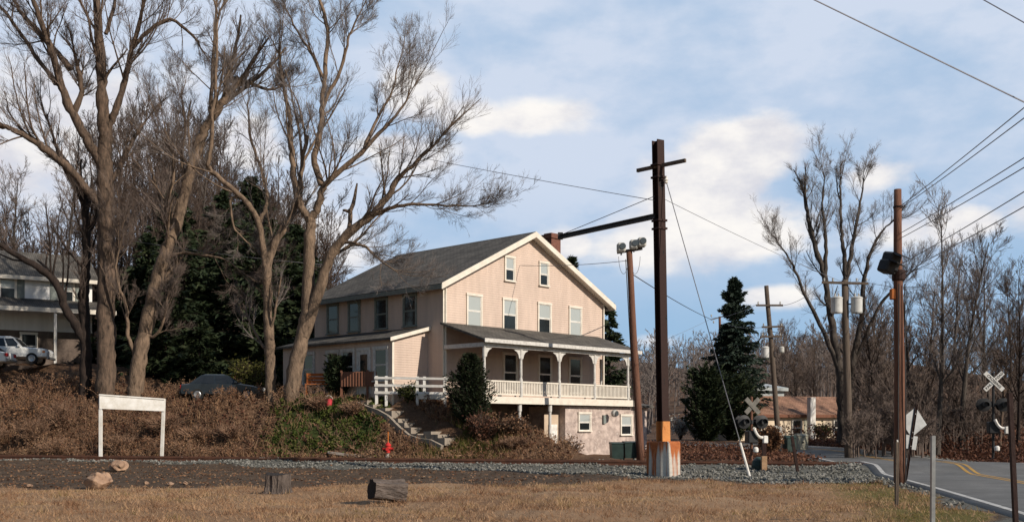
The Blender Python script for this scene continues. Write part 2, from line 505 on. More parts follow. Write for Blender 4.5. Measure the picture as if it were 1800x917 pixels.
def mrange(v, a, b):
    n = N.new('ShaderNodeMapRange'); n.interpolation_type = 'SMOOTHSTEP'
    n.inputs['From Min'].default_value = a; n.inputs['From Max'].default_value = b
    L.new(v, n.inputs['Value']); return n.outputs[0]


def mixc(f, a, b):
    n = N.new('ShaderNodeMix'); n.data_type = 'RGBA'
    if isinstance(f, float): n.inputs['Factor'].default_value = f
    else: L.new(f, n.inputs['Factor'])
    for s_, v in (('A', a), ('B', b)):
        if isinstance(v, tuple): n.inputs[s_].default_value = v
        else: L.new(v, n.inputs[s_])
    return n.outputs['Result']


def noise(vec, scale, detail=6, rough=.55):
    n = N.new('ShaderNodeTexNoise'); n.inputs['Scale'].default_value = scale; n.inputs['Detail'].default_value = detail
    n.inputs['Roughness'].default_value = rough; L.new(vec, n.inputs['Vector']); return n.outputs['Fac']


sp = N.new('ShaderNodeSeparateXYZ'); L.new(tc.outputs['Generated'], sp.inputs[0])
# azimuth-like and elevation-like coordinates of the view direction (true sky positions)
az = mth('ARCTAN2', sp.outputs['X'], sp.outputs['Y'])
el = mth('ARCSINE', sp.outputs['Z'])
cv = N.new('ShaderNodeCombineXYZ'); L.new(az, cv.inputs[0]); L.new(mth('MULTIPLY', el, 1.9), cv.inputs[1])
n_edge = noise(cv.outputs[0], 9., 9, .56)
n_soft = noise(cv.outputs[0], 3.2, 7, .55)
n_in = noise(cv.outputs[0], 14., 8, .6)


def sky_at(px, py):
    v = P(px, py, 1.) - np.array((0, 0, CH)); v /= np.linalg.norm(v)
    return math.atan2(v[0], v[1]), math.asin(v[2])


def blob(px, py, wx, wy, k=1.):
    """soft elliptical cumulus body: 1 in the middle, 0 at the rim"""
    a0, e0 = sky_at(px, py)
    a = mth('DIVIDE', mth('SUBTRACT', az, a0), wx / F * .96)
    e = mth('DIVIDE', mth('SUBTRACT', el, e0), wy / F * .9)
    d = mth('ADD', mth('MULTIPLY', a, a), mth('MULTIPLY', e, e))
    return mth('MULTIPLY', mth('SUBTRACT', 1., mth('SQRT', d)), k)


bl = None
for q in ((735, 165, 80, 62, 1.1), (830, 205, 95, 40, .9), (950, 205, 130, 42, .75), (700, 265, 120, 48, .95), (430, 250, 90, 60, .9),
          (1310, 270, 135, 75, 1.15), (1240, 330, 150, 80, 1.1), (1290, 400, 210, 85, 1.05), (1120, 430, 150, 60, .8), (1530, 310, 75, 38, .8),
          (1690, 400, 85, 34, .95), (1580, 410, 80, 34, .7), (1360, 520, 80, 26, .85), (1150, 600, 60, 24, .6), (1010, 430, 90, 40, .6),
          (150, 240, 300, 150, .7), (520, 420, 150, 70, .6), (1900, 380, 120, 60, .9), (2300, 300, 260, 110, 1.), (-400, 300, 300, 130, .7)):
    o_ = blob(*q)
    bl = o_ if bl is None else mth('MAXIMUM', bl, o_)
dens = mth('ADD', bl, mth('MULTIPLY', mth('SUBTRACT', n_edge, .5), 1.9))
cum = mth('MULTIPLY', mrange(dens, -.10, .46), .93)
# grey undersides / bright rims come from a second, finer cloud density
lit = mrange(mth('ADD', n_in, mth('MULTIPLY', mth('SUBTRACT', n_soft, .5), .8)), .28, .70)
cloudc = mixc(lit, (10.0, 10.0, 10.9, 1), (14.6, 14.0, 13.3, 1))
veil = mth('MULTIPLY', mrange(el, .05, .24), mth('ADD', mrange(mth('ADD', mth('MULTIPLY', n_soft, .65), mth('MULTIPLY', n_edge, .35)), .36, .62), .38, True))
left = mrange(mth('MULTIPLY', az, -1.), -.12, .42)
veil = mth('MAXIMUM', veil, mth('MULTIPLY', left, .95))
# the thin high cloud lies ahead; the sky behind the viewer is clear
ahead = mth('SUBTRACT', 1., mrange(mth('ABSOLUTE', az), .62, 1.1))
veil = mth('MULTIPLY', veil, ahead)
clear = mixc(mth('MULTIPLY', ahead, .8), sky.outputs['Color'], (4.6, 7.7, 11.6, 1))
base = mixc(mth('MULTIPLY', veil, .9, True), clear, (9.5, 10.5, 12.4, 1))
L.new(mixc(cum, base, cloudc), bg.inputs['Color'])

vs = SC.view_settings
vs.view_transform = 'Standard'; vs.look = 'None'; vs.exposure = 0; vs.gamma = 1; vs.use_curve_mapping = False
SC.cycles.max_bounces = 5; SC.cycles.diffuse_bounces = 2; SC.cycles.glossy_bounces = 2; SC.cycles.transparent_max_bounces = 4
SC.cycles.use_denoising = True

# ------------------------------------------------------------------ ground
gx = np.concatenate([-np.geomspace(1500, 62, 26), np.arange(-60, 60.01, .5), np.geomspace(62, 1500, 26)])
gy = np.concatenate([np.arange(-60, 12, 6), np.arange(12, 92, .4), np.geomspace(92, 1600, 60)])
X, Y = np.meshgrid(gx, gy)
Z = terrain(X.ravel(), Y.ravel())
nx, ny = len(gx), len(gy)
i, j = np.meshgrid(np.arange(nx - 1), np.arange(ny - 1))
a = (j * nx + i).ravel()
GV = np.stack([X.ravel(), Y.ravel(), Z], 1)


def gravel_near(x):
    return np.interp(x, [-60, -30, -17, -8, -4.7, 0, 2, 4.5, 7.7, 9, 11.4, 14, 30, 60], [66, 54.5, 50.2, 45.4, 44.2, 42, 39, 36.2, 33.5, 32.4, 34.5, 40, 38, 30])


def grass_far(x):
    return np.interp(x, [-40, -15, 0, 2, 4, 9, 11.4, 14, 30], [31.5, 31, 32.4, 34.2, 35.6, 31.8, 34, 40, 36])


def zones(x, y):
    s = sdist(x, y); wv = wob(x, y, .9, 3.) * .28
    rdist = road_dist(x, y)
    gfar = 1.9 + 5.5 * sm(4, 8, x) * (1 - sm(13, 16, x)) + 3.2 * sm(26, 30, x) * 0
    gr = sm(-.6, .6, y - gravel_near(x) + wv) * (1 - sm(gfar - .5, gfar + .9, s + wv))
    gr = np.maximum(gr, (1 - sm(3.5, 4.1, rdist + wv)) * .85)
    grass = (1 - sm(-.7, .7, y - grass_far(x) + wv * 1.5)) * (1 - sm(0, .4, gr))
    green = (1 - sm(3.5, 8.5, rdist)) * grass * .9
    s2 = sm(3.6, 5., s) * (1 - sm(8, 10, s)) * sm(-13.5, -11.5, x + .5 * wv) * (1 - sm(-7.5, -6.2, x)) * (1 - sm(0, .5, gr))
    brush = sm(2.2, 3.4, s + wv) * (1 - gr)
    return gr, grass, np.clip(green, 0, 1), s2, brush


gr, grs, grn, ivy, brs = zones(GV[:, 0], GV[:, 1])
ground = meshobj('ground', [(GV, np.stack([a, a + 1, a + nx + 1, a + nx], 1))], 'rock', None, True)
tag(ground, kind='structure')
for nm, v in (('gravel', gr), ('grass', grs), ('greenish', grn), ('ivy', ivy), ('brush', brs)):
    at = ground.data.attributes.new(nm, 'FLOAT', 'POINT'); at.data.foreach_set('value', v.astype(np.float32))
m, t, N, L, b = nt('ground_cover')
b.inputs['Roughness'].default_value = .95; b.inputs['Specular IOR Level'].default_value = .15
tc = N.new('ShaderNodeTexCoord'); ov = tc.outputs['Object']


def ramp(v, *st):
    n = N.new('ShaderNodeValToRGB'); e = n.color_ramp.elements
    e[0].position, e[0].color = st[0][0], (*st[0][1], 1); e[1].position, e[1].color = st[-1][0], (*st[-1][1], 1)
    for p_, c_ in st[1:-1]:
        k = e.new(p_); k.color = (*c_, 1)
    L.new(v, n.inputs['Fac']); return n.outputs['Color']


def attr(nm):
    n = N.new('ShaderNodeAttribute'); n.attribute_name = nm; return n.outputs['Fac']


nA, nB, nC = noise(ov, .55, 8, .6), noise(ov, 6., 8, .65), noise(ov, 22., 6, .7)
mixn = mth('ADD', mth('MULTIPLY', nA, .5), mth('MULTIPLY', nB, .5))
dirt = ramp(mixn, (.32, (.05, .035, .025)), (.5, (.095, .066, .045)), (.68, (.15, .108, .075)))
mixg = mth('ADD', mth('MULTIPLY', noise(ov, .22, 6, .6), .55), mth('MULTIPLY', mixn, .45))
grassc = ramp(mixg, (.32, (.17, .095, .055)), (.46, (.30, .18, .10)), (.58, (.38, .25, .15)), (.7, (.24, .165, .07)))
greenc = ramp(mixn, (.32, (.085, .07, .02)), (.5, (.15, .125, .035)), (.7, (.21, .15, .06)))
gravc = ramp(nC, (.28, (.05, .05, .042)), (.5, (.13, .127, .11)), (.72, (.24, .235, .205)))
brc = ramp(mixn, (.32, (.055, .032, .02)), (.5, (.13, .075, .045)), (.68, (.20, .125, .075)))
ivc = ramp(mixn, (.3, (.02, .03, .01)), (.5, (.045, .06, .016)), (.7, (.09, .085, .03)))


def edge(v):
    return mrange(mth('ADD', v, mth('MULTIPLY', mth('SUBTRACT', nB, .5), .9)), .35, .65)


c = mixc(edge(attr('grass')), dirt, mixc(edge(attr('greenish')), grassc, greenc))
c = mixc(edge(attr('brush')), c, brc)
c = mixc(edge(attr('ivy')), c, ivc)
c = mixc(edge(attr('gravel')), c, gravc)
L.new(c, b.inputs['Base Color'])
bp = N.new('ShaderNodeBump'); bp.inputs['Strength'].default_value = .9; bp.inputs['Distance'].default_value = .06
L.new(mth('ADD', nC, nB), bp.inputs['Height']); L.new(bp.outputs[0], b.inputs['Normal'])
ground.data.materials.clear(); ground.data.materials.append(m)

# ------------------------------------------------------------------ road with its lines
m, t, N, L, b = nt('asphalt')
b.inputs['Roughness'].default_value = .8; b.inputs['Specular IOR Level'].default_value = .25
tc = N.new('ShaderNodeTexCoord'); ov = tc.outputs['Object']
nA, nB = noise(ov, .55, 9, .68), noise(ov, 30., 4, .7)
L.new(ramp(mth('ADD', mth('MULTIPLY', nA, .6), mth('MULTIPLY', nB, .4)), (.36, (.075, .073, .069)), (.47, (.125, .123, .116)), (.52, (.135, .132, .125)), (.62, (.19, .186, .176))), b.inputs['Base Color'])
bp = N.new('ShaderNodeBump'); bp.inputs['Strength'].default_value = .25; bp.inputs['Distance'].default_value = .02
L.new(nB, bp.inputs['Height']); L.new(bp.outputs[0], b.inputs['Normal'])
MT['asphalt'] = m
MT['line_yellow'] = pm('yellow_line', (.50, .28, .05), (.34, .20, .06), 3., .8, detail=9)
MT['line_white'] = pm('white_line', (.55, .54, .51), (.34, .33, .31), 4., .8, detail=9)
RT = np.gradient(ROADC, axis=0); RT /= np.linalg.norm(RT, axis=1, keepdims=True); RN = np.stack([RT[:, 1], -RT[:, 0]], 1)


def road_z(x, y, off):
    return terrain(x, y) + .035 + .05 * (1 - (off / 3.3) ** 2) - np.where(np.abs(off) > 3.31, .12, 0)


def strip(name, o0, o1, n, mat, lift=0., a_=0, b_=None):
    c_, nn = ROADC[a_:b_], RN[a_:b_]
    off = np.linspace(o0, o1, n)
    if name == 'road': off = np.concatenate([[o0 - .07], off, [o1 + .07]]); n += 2
    xy = c_[:, None, :] + nn[:, None, :] * off[None, :, None]
    z = road_z(xy[..., 0].ravel(), xy[..., 1].ravel(), np.tile(off, len(c_))) + lift
    v = np.column_stack([xy.reshape(-1, 2), z])
    i, j = np.meshgrid(np.arange(n - 1), np.arange(len(c_) - 1)); q = (j * n + i).ravel()
    return tag(meshobj(name, [(v, np.stack([q, q + 1, q + n + 1, q + n], 1))], mat, None, True), kind='structure')


strip('road', -3.3, 3.3, 13, 'asphalt')
strip('road_yellow_line', -.19, -.07, 2, 'line_yellow', .006)
strip('road_yellow_line', .07, .19, 2, 'line_yellow', .006)
strip('road_edge_line', -3.08, -2.93, 2, 'line_white', .006)
strip('road_edge_line', 2.93, 3.08, 2, 'line_white', .006)

# ------------------------------------------------------------------ railway
tr = thing('railway_track', (0, 47.3, tz(-8, 49.6)), 'single line of brown rails on timber sleepers running below the brushy bank', 'railway track')
ta = math.atan2(-.29, 1)
tr.rotation_euler = (0, 0, ta)
for off in (-.75, .75):
    MB().box(-75, 75, off - .035, off + .035, .13, .18).box(-75, 75, off - .012, off + .012, .03, .13).box(-75, 75, off - .07, off + .07, 0, .03).build('rail', 'rail_rust', tr)
sl0 = MB().cbox(-.11, .11, -1.3, 1.3, -.16, -.0, .012).build('sleeper', 'wood', tr)
sl0.location = (-34, 0, 0)
for k in range(1, 96):
    o = sl0.copy(); COL.objects.link(o); o.location = (-34 + k * .72, 0, 0); o.rotation_euler = (0, 0, math.sin(k * 7.) * .01)


# ------------------------------------------------------------------ houses
def frame_fn(face, pos):
    if face == 'front':                    # faces -y of the house
        return lambda u, z, d: (u, pos - d, z)
    if face == 'left':                     # faces -x
        return lambda u, z, d: (pos - d, u, z)
    return lambda u, z, d: (pos + d, u, z)


def fbox(mb, fn, u0, u1, z0, z1, d0, d1):
    p, q = fn(u0, z0, d0), fn(u1, z1, d1)
    mb.box(*sorted((p[0], q[0])), *sorted((p[1], q[1])), *sorted((p[2], q[2])))
    return mb


def window(parent, fn, u, z0, z1, w, trim='trim', t=.10, upper='glass_pale', lower='glass', sashmat='white', label=None):
    """sash window: casing (part) > sill, sash, upper and lower pane"""
    a, b = u - w / 2, u + w / 2
    mb = MB()
    fbox(mb, fn, a - t, a, z0, z1, -.02, .07); fbox(mb, fn, b, b + t, z0, z1, -.02, .07)
    fbox(mb, fn, a - t - .02, b + t + .02, z1, z1 + t * 1.2, -.02, .09)
    fr = mb.build('window', trim, parent)
    if label: fr['label'] = label
    fbox(MB(), fn, a - t - .04, b + t + .04, z0 - .07, z0, -.02, .13).build('sill', trim, fr)
    zm = (z0 + z1) / 2
    mb = MB(); e = .045
    for q0, q1, d in ((z0, zm, .028), (zm, z1, .044)):
        fbox(mb, fn, a, a + e, q0, q1, 0, d); fbox(mb, fn, b - e, b, q0, q1, 0, d)
        fbox(mb, fn, a + e, b - e, q0, q0 + e, 0, d - .002); fbox(mb, fn, a + e, b - e, q1 - e, q1, 0, d - .002)
    mb.build('sash', sashmat, fr)
    fbox(MB(), fn, a + e, b - e, zm + e, z1 - e, -.01, .018).build('pane', upper, fr)
    fbox(MB(), fn, a + e, b - e, z0 + e, zm - e, -.01, .012).build('pane', lower, fr)
    return fr


def sz(z): return CH + (z - CH) * HS


hs = thing('country_house', (C0[0], C0[1], 0), 'large beige gabled house with two level porch beside the railway line', 'house',
           rz=math.atan2(GD[1], GD[0]))
HW, HL = 13.2 * HS, 11.2 * HS
zt_s = sz(6.9)
ZB, ZE, ZA, ZD = sz(3.0), sz(9.18), sz(12.46), sz(3.28)
mid = HW / 2
pent = [(0, ZB), (HW, ZB), (HW, ZE), (mid, ZA), (0, ZE)]
MB().prism(pent, lambda u, z, d: (u, d, z), 0, HL).build('wall', 'siding', hs)
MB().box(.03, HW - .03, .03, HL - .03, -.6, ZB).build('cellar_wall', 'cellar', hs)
# roof: two slabs with overhang, ridge cap, white rake boards and fascia
sl_ = (ZA - ZE) / mid
oh, tk = .55, .17
ro = MB()
for sgn in (-1, 1):
    xe = mid + sgn * (mid + oh); ze = ZE - oh * sl_
    lo = [(mid, -.5, ZA + .02), (xe, -.5, ze + .02), (xe, HL + .4, ze + .02), (mid, HL + .4, ZA + .02)]
    ro.hexa(lo, [(x, y, z + tk) for x, y, z in lo])
roof = ro.build('roof', 'roof', hs)
for u, y_ in ((.13, -.075), (HW - .13, -.075)):
    MB().tube(np.array([(u, y_ - .02, ZE - .25), (u, y_, ZE - .6), (u, y_, ZD + .1)]), .045, 8).build('downpipe', 'trim', hs)
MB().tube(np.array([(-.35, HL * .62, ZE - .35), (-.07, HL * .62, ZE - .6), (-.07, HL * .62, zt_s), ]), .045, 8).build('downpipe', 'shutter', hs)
MB().prism([(mid - .14, ZA + tk - .05), (mid, ZA + tk + .045), (mid + .14, ZA + tk - .05)], lambda u, z, d: (u, d, z), -.49, HL + .39).build('ridge_cap', 'roof', roof)
for sgn in (-1, 1):
    xe = mid + sgn * (mid + oh); ze = ZE - oh * sl_
    mb = MB()
    lo = [(mid, -.53, ZA - .12), (xe, -.53, ze - .12), (xe, -.503, ze - .12), (mid, -.503, ZA - .12)]
    mb.hexa(lo, [(x, y, z + .33) for x, y, z in lo])
    mb.build('rake_board', 'trim', roof)
    lo = [(mid, -.50, ZA - .06), (xe, -.50, ze - .06), (xe, -.02, ze - .06), (mid, -.02, ZA - .06)]
    MB().hexa(lo, [(x, y, z + .06) for x, y, z in lo]).build('soffit', 'trim', roof)
    q = xe + sgn * .03
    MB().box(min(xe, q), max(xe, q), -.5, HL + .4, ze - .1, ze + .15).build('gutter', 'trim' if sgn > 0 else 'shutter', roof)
for u in (0, HW):
    MB().box(u - .02 if u == 0 else u - .12, u + .12 if u == 0 else u + .02, -.025, -.0, ZB, ZE - .02).build('corner_board', 'trim', hs)
# brick chimney on the right slope
cx, cy = 9.45 * HS, 1.0
mb = MB().box(cx - .42, cx + .42, cy - .42, cy + .42, sz(10.3), sz(12.75)).box(cx - .5, cx + .5, cy - .5, cy + .5, sz(12.75), sz(12.98)).box(cx - .3, cx + .3, cy - .3, cy + .3, sz(12.98), sz(13.08))
mb.build('chimney', 'brick', roof)
ff = frame_fn('front', 0)
for k, u in enumerate((2.23, 4.95, 7.8, 10.5)):
    window(hs, ff, u * HS, sz(7.12), sz(8.72), 1.0, upper='glass_pale', lower='glass_pale' if k in (0, 3) else 'glass')
for u in (4.95, 7.75):
    window(hs, ff, u * HS, sz(9.80), sz(11.05), .66, lower='glass')
for u in (5.0, 7.85, 10.5):
    window(hs, ff, u * HS, sz(3.75), sz(5.75), 1.0, upper='glass', lower='glass')
# shaded long side
fl = frame_fn('left', 0)
for u in (2.6, 5.0, 7.4, 9.4):
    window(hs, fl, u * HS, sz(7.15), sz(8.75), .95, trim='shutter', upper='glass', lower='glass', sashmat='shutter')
# sun room leaning on the long side
t0, t1, sd = 1.2 * HS, 10.9 * HS, 2.4 * HS
zt, zo = sz(6.86), sz(6.22)
prof = [(0, ZB - 1), (0, zt), (-sd, zo), (-sd, ZB - 1)]
MB().prism(prof, lambda u, z, d: (u, d, z), t0, t1).build('sunroom_wall', 'siding', hs)
rl = [(0.0, t0 - .25, zt + .04), (-sd - .35, t0 - .25, zo - .05), (-sd - .35, t1 + .2, zo - .05), (0.0, t1 + .2, zt + .04)]
MB().hexa(rl, [(x, y, z + .12) for x, y, z in rl]).build('sunroom_roof', 'roof', hs)
rb = [(0.0, t0 - .28, zt - .03), (-sd - .35, t0 - .28, zo - .12), (-sd - .35, t0 - .253, zo - .12), (0.0, t0 - .253, zt - .03)]
MB().hexa(rb, [(x, y, z + .2) for x, y, z in rb]).build('sunroom_trim', 'trim', hs)
MB().box(-sd - .03, -sd + .1, t0 - .03, t0, ZB - .6, zo - .1).build('corner_board', 'trim', hs)
fs = frame_fn('left', -sd)
for u, w in ((2.1, .95), (4.85, .95), (6.2, .9), (8.4, .9)):
    window(hs, fs, u * HS, sz(4.15), sz(5.75), w, trim='trimgrey', upper='glass', lower='glass', sashmat='trimgrey', t=.14)
dm = MB(); u = 3.5 * HS
fbox(dm, fs, u - .6, u - .46, ZD + .2, sz(5.75), -.02, .06); fbox(dm, fs, u + .46, u + .6, ZD + .2, sz(5.75), -.02, .06); fbox(dm, fs, u - .6, u + .6, sz(5.75), sz(5.9), -.02, .07)
dr = fbox(dm, fs, u - .46, u + .46, ZD + .2, sz(5.75), -.02, .025).build('door', 'trimgrey', hs)
fbox(MB(), fs, u - .3, u + .3, sz(4.3), sz(5.55), 0, .04).build('pane', 'glass', dr)
# porch along the gable end
PDp, PW = 2.95 * HS, 12.3 * HS
zr0, zr1 = sz(7.05), sz(6.12)
lo = [(-.25, -.03, zr0), (PW + .3, -.03, zr0), (PW + .3, -PDp - .35, zr1 - .1), (-.25, -PDp - .35, zr1 - .1)]
pr = MB().hexa([lo[0], lo[3], lo[2], lo[1]], [(x, y, z + .12) for x, y, z in (lo[0], lo[3], lo[2], lo[1])]).build('porch_roof', 'roof', hs)
MB().box(-.25, PW + .3, -PDp - .40, -PDp - .353, zr1 - .16, zr1 + .04).build('gutter', 'trimgrey', pr)
MB().box(0, PW, -PDp - .06, -PDp + .06, zr1 - .36, zr1 - .14).box(0, .12, -PDp + .06, -.05, zr1 - .36, zr1 - .14).build('porch_beam', 'trimgrey', hs)
MB().box(-.05, PW + .05, -PDp - .05, -.02, ZB + .03, ZD).build('porch_deck', 'fence', hs)
MB().box(-.07, PW + .07, -PDp - .085, -PDp - .053, ZB - .06, ZD + .02).box(PW + .052, PW + .085, -PDp - .05, -.02, ZB - .06, ZD + .02).build('porch_fascia', 'trim', hs)
posts = [q * HS for q in (.08, 2.75, 5.75, 8.72, 11.75)]
zrl = sz(4.12)
for u in posts + [None]:
    uu, yy = (PW - .1, -.6) if u is None else (u + .06, -PDp + .06)
    pp = MB().lathe([(.10, ZD), (.10, ZD + .95), (.065, ZD + 1.05), (.085, ZD + 1.2), (.075, zr1 - .95), (.095, zr1 - .85), (.095, zr1 - .36)], 10, (uu, yy, 0)).build('porch_post', 'trimgrey', hs)
    if u is None: continue
    for sg in (-1, 1):                     # scrolled bracket
        poly = [(0, 0), (.5, 0), (.42, -.07), (.26, -.14), (.14, -.28), (.07, -.5), (0, -.5)]
        if (sg < 0 and u < .3) or (sg > 0 and u > 11.5 * HS): continue
        MB().prism([(uu + sg * (a_ + .08), zr1 - .37 + b_) for a_, b_ in poly], lambda p_, z, d: (p_, d, z), yy - .03, yy + .03).build('bracket', 'trimgrey', pp)
# white railing: rails and close balusters between the posts
stops = [posts[0] + .06] + [p_ + .06 for p_ in posts[1:]] + [PW - .02]
for k in range(5):
    a_, b_ = stops[k] + .1, stops[k + 1] - .1
    if b_ - a_ < .3: continue
    yy = -PDp + .06
    rb = MB().box(a_, b_, yy - .05, yy + .05, zrl - .08, zrl).box(a_, b_, yy - .04, yy + .04, ZD + .1, ZD + .18).build('railing', 'trim', hs)
    mb = MB(); n_ = int((b_ - a_) / .125)
    for q in range(n_):
        x_ = a_ + (q + .5) * (b_ - a_) / n_
        mb.box(x_ - .035, x_ + .035, yy - .018, yy + .018, ZD + .18, zrl - .08)
    mb.build('balusters', 'trim', rb)
yy = PW - .08
rb = MB().box(yy - .05, yy + .05, -PDp + .2, -.1, zrl - .08, zrl).box(yy - .04, yy + .04, -PDp + .2, -.1, ZD + .1, ZD + .18).build('railing', 'trim', hs)
mb = MB()
for q in range(21): mb.box(yy - .018, yy + .018, -PDp + .25 + q * .125, -PDp + .32 + q * .125, ZD + .18, zrl - .08)
mb.build('balusters', 'trim', rb)
# posts that carry the porch, cellar door, stone cellar room with its own windows
for u in (2.75, 5.1):
    MB().lathe([(.13, -.3), (.13, .35), (.085, .45), (.085, ZB - .5), (.12, ZB - .42), (.12, ZB - .06)], 10, (u * HS, -PDp + .1, 0)).build('lower_post', 'trimgrey', hs)
x0, x1 = 6.55 * HS, 13.9 * HS
MB().box(x0, x1, -PDp + .28, .02, -.6, ZB - .10).build('stone_wall', 'stone', hs)
fw = frame_fn('front', -PDp + .28)
window(hs, fw, 8.15 * HS, 1.55, 2.5, .95, upper='glass_pale', lower='glass')
window(hs, fw, 11.9 * HS, 1.3, 2.4, .95, upper='glass_pale', lower='glass')
ln = MB().lathe([(.14, 0), (.2, .05), (.22, .22), (.16, .3)], 14, (10.2 * HS, -PDp - .1, 2.55), 'y').build('wall_lamp', 'lampgrey', hs)
MB().lathe([(.15, 0), (.15, .02)], 14, (10.2 * HS, -PDp - .425, 2.55), 'y').build('lens', 'lens', ln)
MB().box(9.72 * HS, 9.95 * HS, -PDp + .16, -PDp + .28, 1.95, 2.45).build('meter_box', 'shutter', hs)
MB().box(5.35 * HS, x0 - .02, -PDp + .75, -PDp + .83, -.4, 2.45).build('entry_wall', 'door', hs)
fd = frame_fn('front', -PDp + .75)
dm = fbox(MB(), fd, 5.65 * HS, 6.35 * HS, -.1, 1.9, 0, .05).build('door', 'white', hs)
MB().lathe([(.03, 0), (.05, .03), (.03, .07)], 8, (5.75 * HS, -PDp + .69, .95), 'y').build('handle', 'steel_dark', dm)
lo = [(PW + .12, -PDp - .05, ZB - .12), (x1 + .3, -PDp - .05, ZB - .12), (x1 + .3, 1.8, ZB + .75), (PW + .12, 1.8, ZB + .75)]
MB().hexa(lo, [(x, y, z + .12) for x, y, z in lo]).build('annex_roof', 'roof', hs)
MB().box(HW - .6, x1 + .0, .04, 3.2, -.6, ZB - .1).build('stone_wall', 'stone', hs)

# ------------------------------------------------------------------ white house on the left
wl = np.array((-30.3, 78.0)); wd = np.array((.86, .51))
gz = tz(-34, 74) - .2
wh = thing('farm_house', (wl[0], wl[1], gz), 'white two storey house with grey shutters half hidden behind the left trees', 'house', rz=math.atan2(wd[1], wd[0]))
H0 = 12.1 - gz
MB().box(-15, 0, 0, 8, H0 - 3.6, H0).build('wall', 'siding_white', wh)
MB().box(-14.97, -.03, .03, 7.97, -1, H0 - 3.6).build('shade_toned_lower_wall', 'cellar', wh)  # white house's ground floor: the porch shade is put into its dark brown colour
lo = [(-15.4, -.5, H0 - .02), (.4, -.5, H0 - .02), (.4, 4, H0 + 2.3), (-15.4, 4, H0 + 2.3)]
mb = MB().hexa(lo, [(x, y, z + .18) for x, y, z in lo])
lo = [(-15.4, 8.5, H0 - .02), (.4, 8.5, H0 - .02), (.4, 4, H0 + 2.3), (-15.4, 4, H0 + 2.3)]
mb.hexa(lo, [(x, y, z + .18) for x, y, z in lo])
rf = mb.build('roof', 'roof', wh)
MB().box(-15.4, .4, -.55, -.503, H0 - .1, H0 + .16).build('gutter', 'trim', rf)
MB().prism([(0, H0), (8, H0), (4, H0 + 2.1)], lambda u, z, d: (d, u, z), -14.9, 0).build('gable_wall', 'siding_white', wh)
fw = frame_fn('front', 0)
zl = P(51, 524, 74.6)[2] - gz; zh = P(51, 483, 74.6)[2] - gz
for u in (-12.6, -9.2, -5.55, -1.75):
    w_ = window(wh, fw, u, zl, zh, .95)
    for sg in (-1, 1):
        fbox(MB(), fw, u + sg * .84 - .24, u + sg * .84 + .24, zl - .05, zh + .1, 0, .05).build('shutter', 'shutter', w_)
for u in (-11.5, -8.0, -4.2):
    window(wh, fw, u, .9, 2.6, .95, upper='glass', lower='glass')
zp = P(105, 538, 75)[2] - gz
lo = [(-15.2, -.02, zp + .5), (-15.2, -2.6, zp - .35), (1.2, -2.6, zp - .35), (1.2, -.02, zp + .5)]
pr = MB().hexa(lo, [(x, y, z + .14) for x, y, z in lo]).build('porch_roof', 'roof', wh)
MB().box(-15.2, 1.2, -2.65, -2.603, zp - .5, zp - .2).build('gutter', 'trim', pr)
for u in (-14.5, -10.6, -6.7, -2.8, .95):
    MB().box(u - .09, u + .09, -2.5, -2.32, -1, zp - .36).build('porch_post', 'white', wh)
MB().box(-15.2, 1.2, -2.6, -.02, -.6, .25).build('porch_deck', 'cellar', wh)

# ------------------------------------------------------------------ cream bungalow beyond the crossing
bz = tz(26, 98) - .1
bp_ = P(1372, 780, 96.)
bh = thing('bungalow', (bp_[0], bp_[1], bz), 'low cream bungalow with brown shingle roof beyond the railway crossing', 'house', rz=.40)
BW = 9.5
eh = P(1400, 730, 96)[2] - bz
MB().box(-4.5, BW, 0, 7, -.8, eh).build('wall', 'cream', bh)
rh = P(1400, 698, 99)[2] - bz
lo = [(-5, -.4, eh - .06), (BW + .6, -.4, eh - .06), (BW + .6, 3.4, rh), (-5, 3.4, rh)]
mb = MB().hexa(lo, [(x, y, z + .15) for x, y, z in lo])
lo = [(-5, 7.6, eh - .12), (BW + .6, 7.6, eh - .12), (BW + .6, 3.4, rh), (-5, 3.4, rh)]
mb.hexa(lo, [(x, y, z + .15) for x, y, z in lo])
rf = mb.build('roof', 'roof_brown', bh)
MB().box(-5, BW + .6, -.46, -.403, eh - .16, eh + .1).build('gutter', 'fence', rf)
MB().prism([(0, eh), (7, eh), (3.4, rh - .02)], lambda u, z, d: (d, u, z), -4.5, BW).build('gable_wall', 'cream', bh)
fw = frame_fn('front', 0)
window(bh, fw, 1.75, eh - 1.75, eh - .4, .9, upper='glass', lower='glass')
window(bh, fw, 6.4, eh - 1.75, eh - .4, 1.0, upper='glass', lower='glass')
window(bh, fw, -2.6, eh - 1.75, eh - .4, 1.0, upper='glass', lower='glass')
dm = fbox(MB(), fw, 2.55, 3.45, -.4, eh - .3, 0, .05).build('door', 'cabinet', bh)
MB().lathe([(.03, 0), (.05, .03), (.03, .07)], 8, (3.3, -.12, .9), 'y').build('handle', 'steel_dark', dm)
cxx = (1423 - 1372) / F * 96
MB().box(cxx - .28, cxx + .28, -.75 - .5, -.76, -.8, P(1423, 697, 95)[2] - bz).build('chimney', 'white', bh)
zm_ = P(1400, 687, 101)[2] - bz
lo = [(-.4, 3.6, zm_), (3.6, 3.6, zm_), (3.8, 7.2, zm_ + .5), (-.6, 7.2, zm_ + .5)]
MB().hexa(lo, [(x, y, z + .3) for x, y, z in lo]).box(-.2, 3.4, 4, 7, rh - 1.5, zm_).build('dormer_roof', 'metalroof', bh)

# ------------------------------------------------------------------ poles and wires
def catenary(a, b, sag=.0, n=14):
    t = np.linspace(0, 1, n)[:, None]
    p = np.asarray(a) * (1 - t) + np.asarray(b) * t
    p[:, 2] -= 4 * sag * (t[:, 0] * (1 - t[:, 0]))
    return p


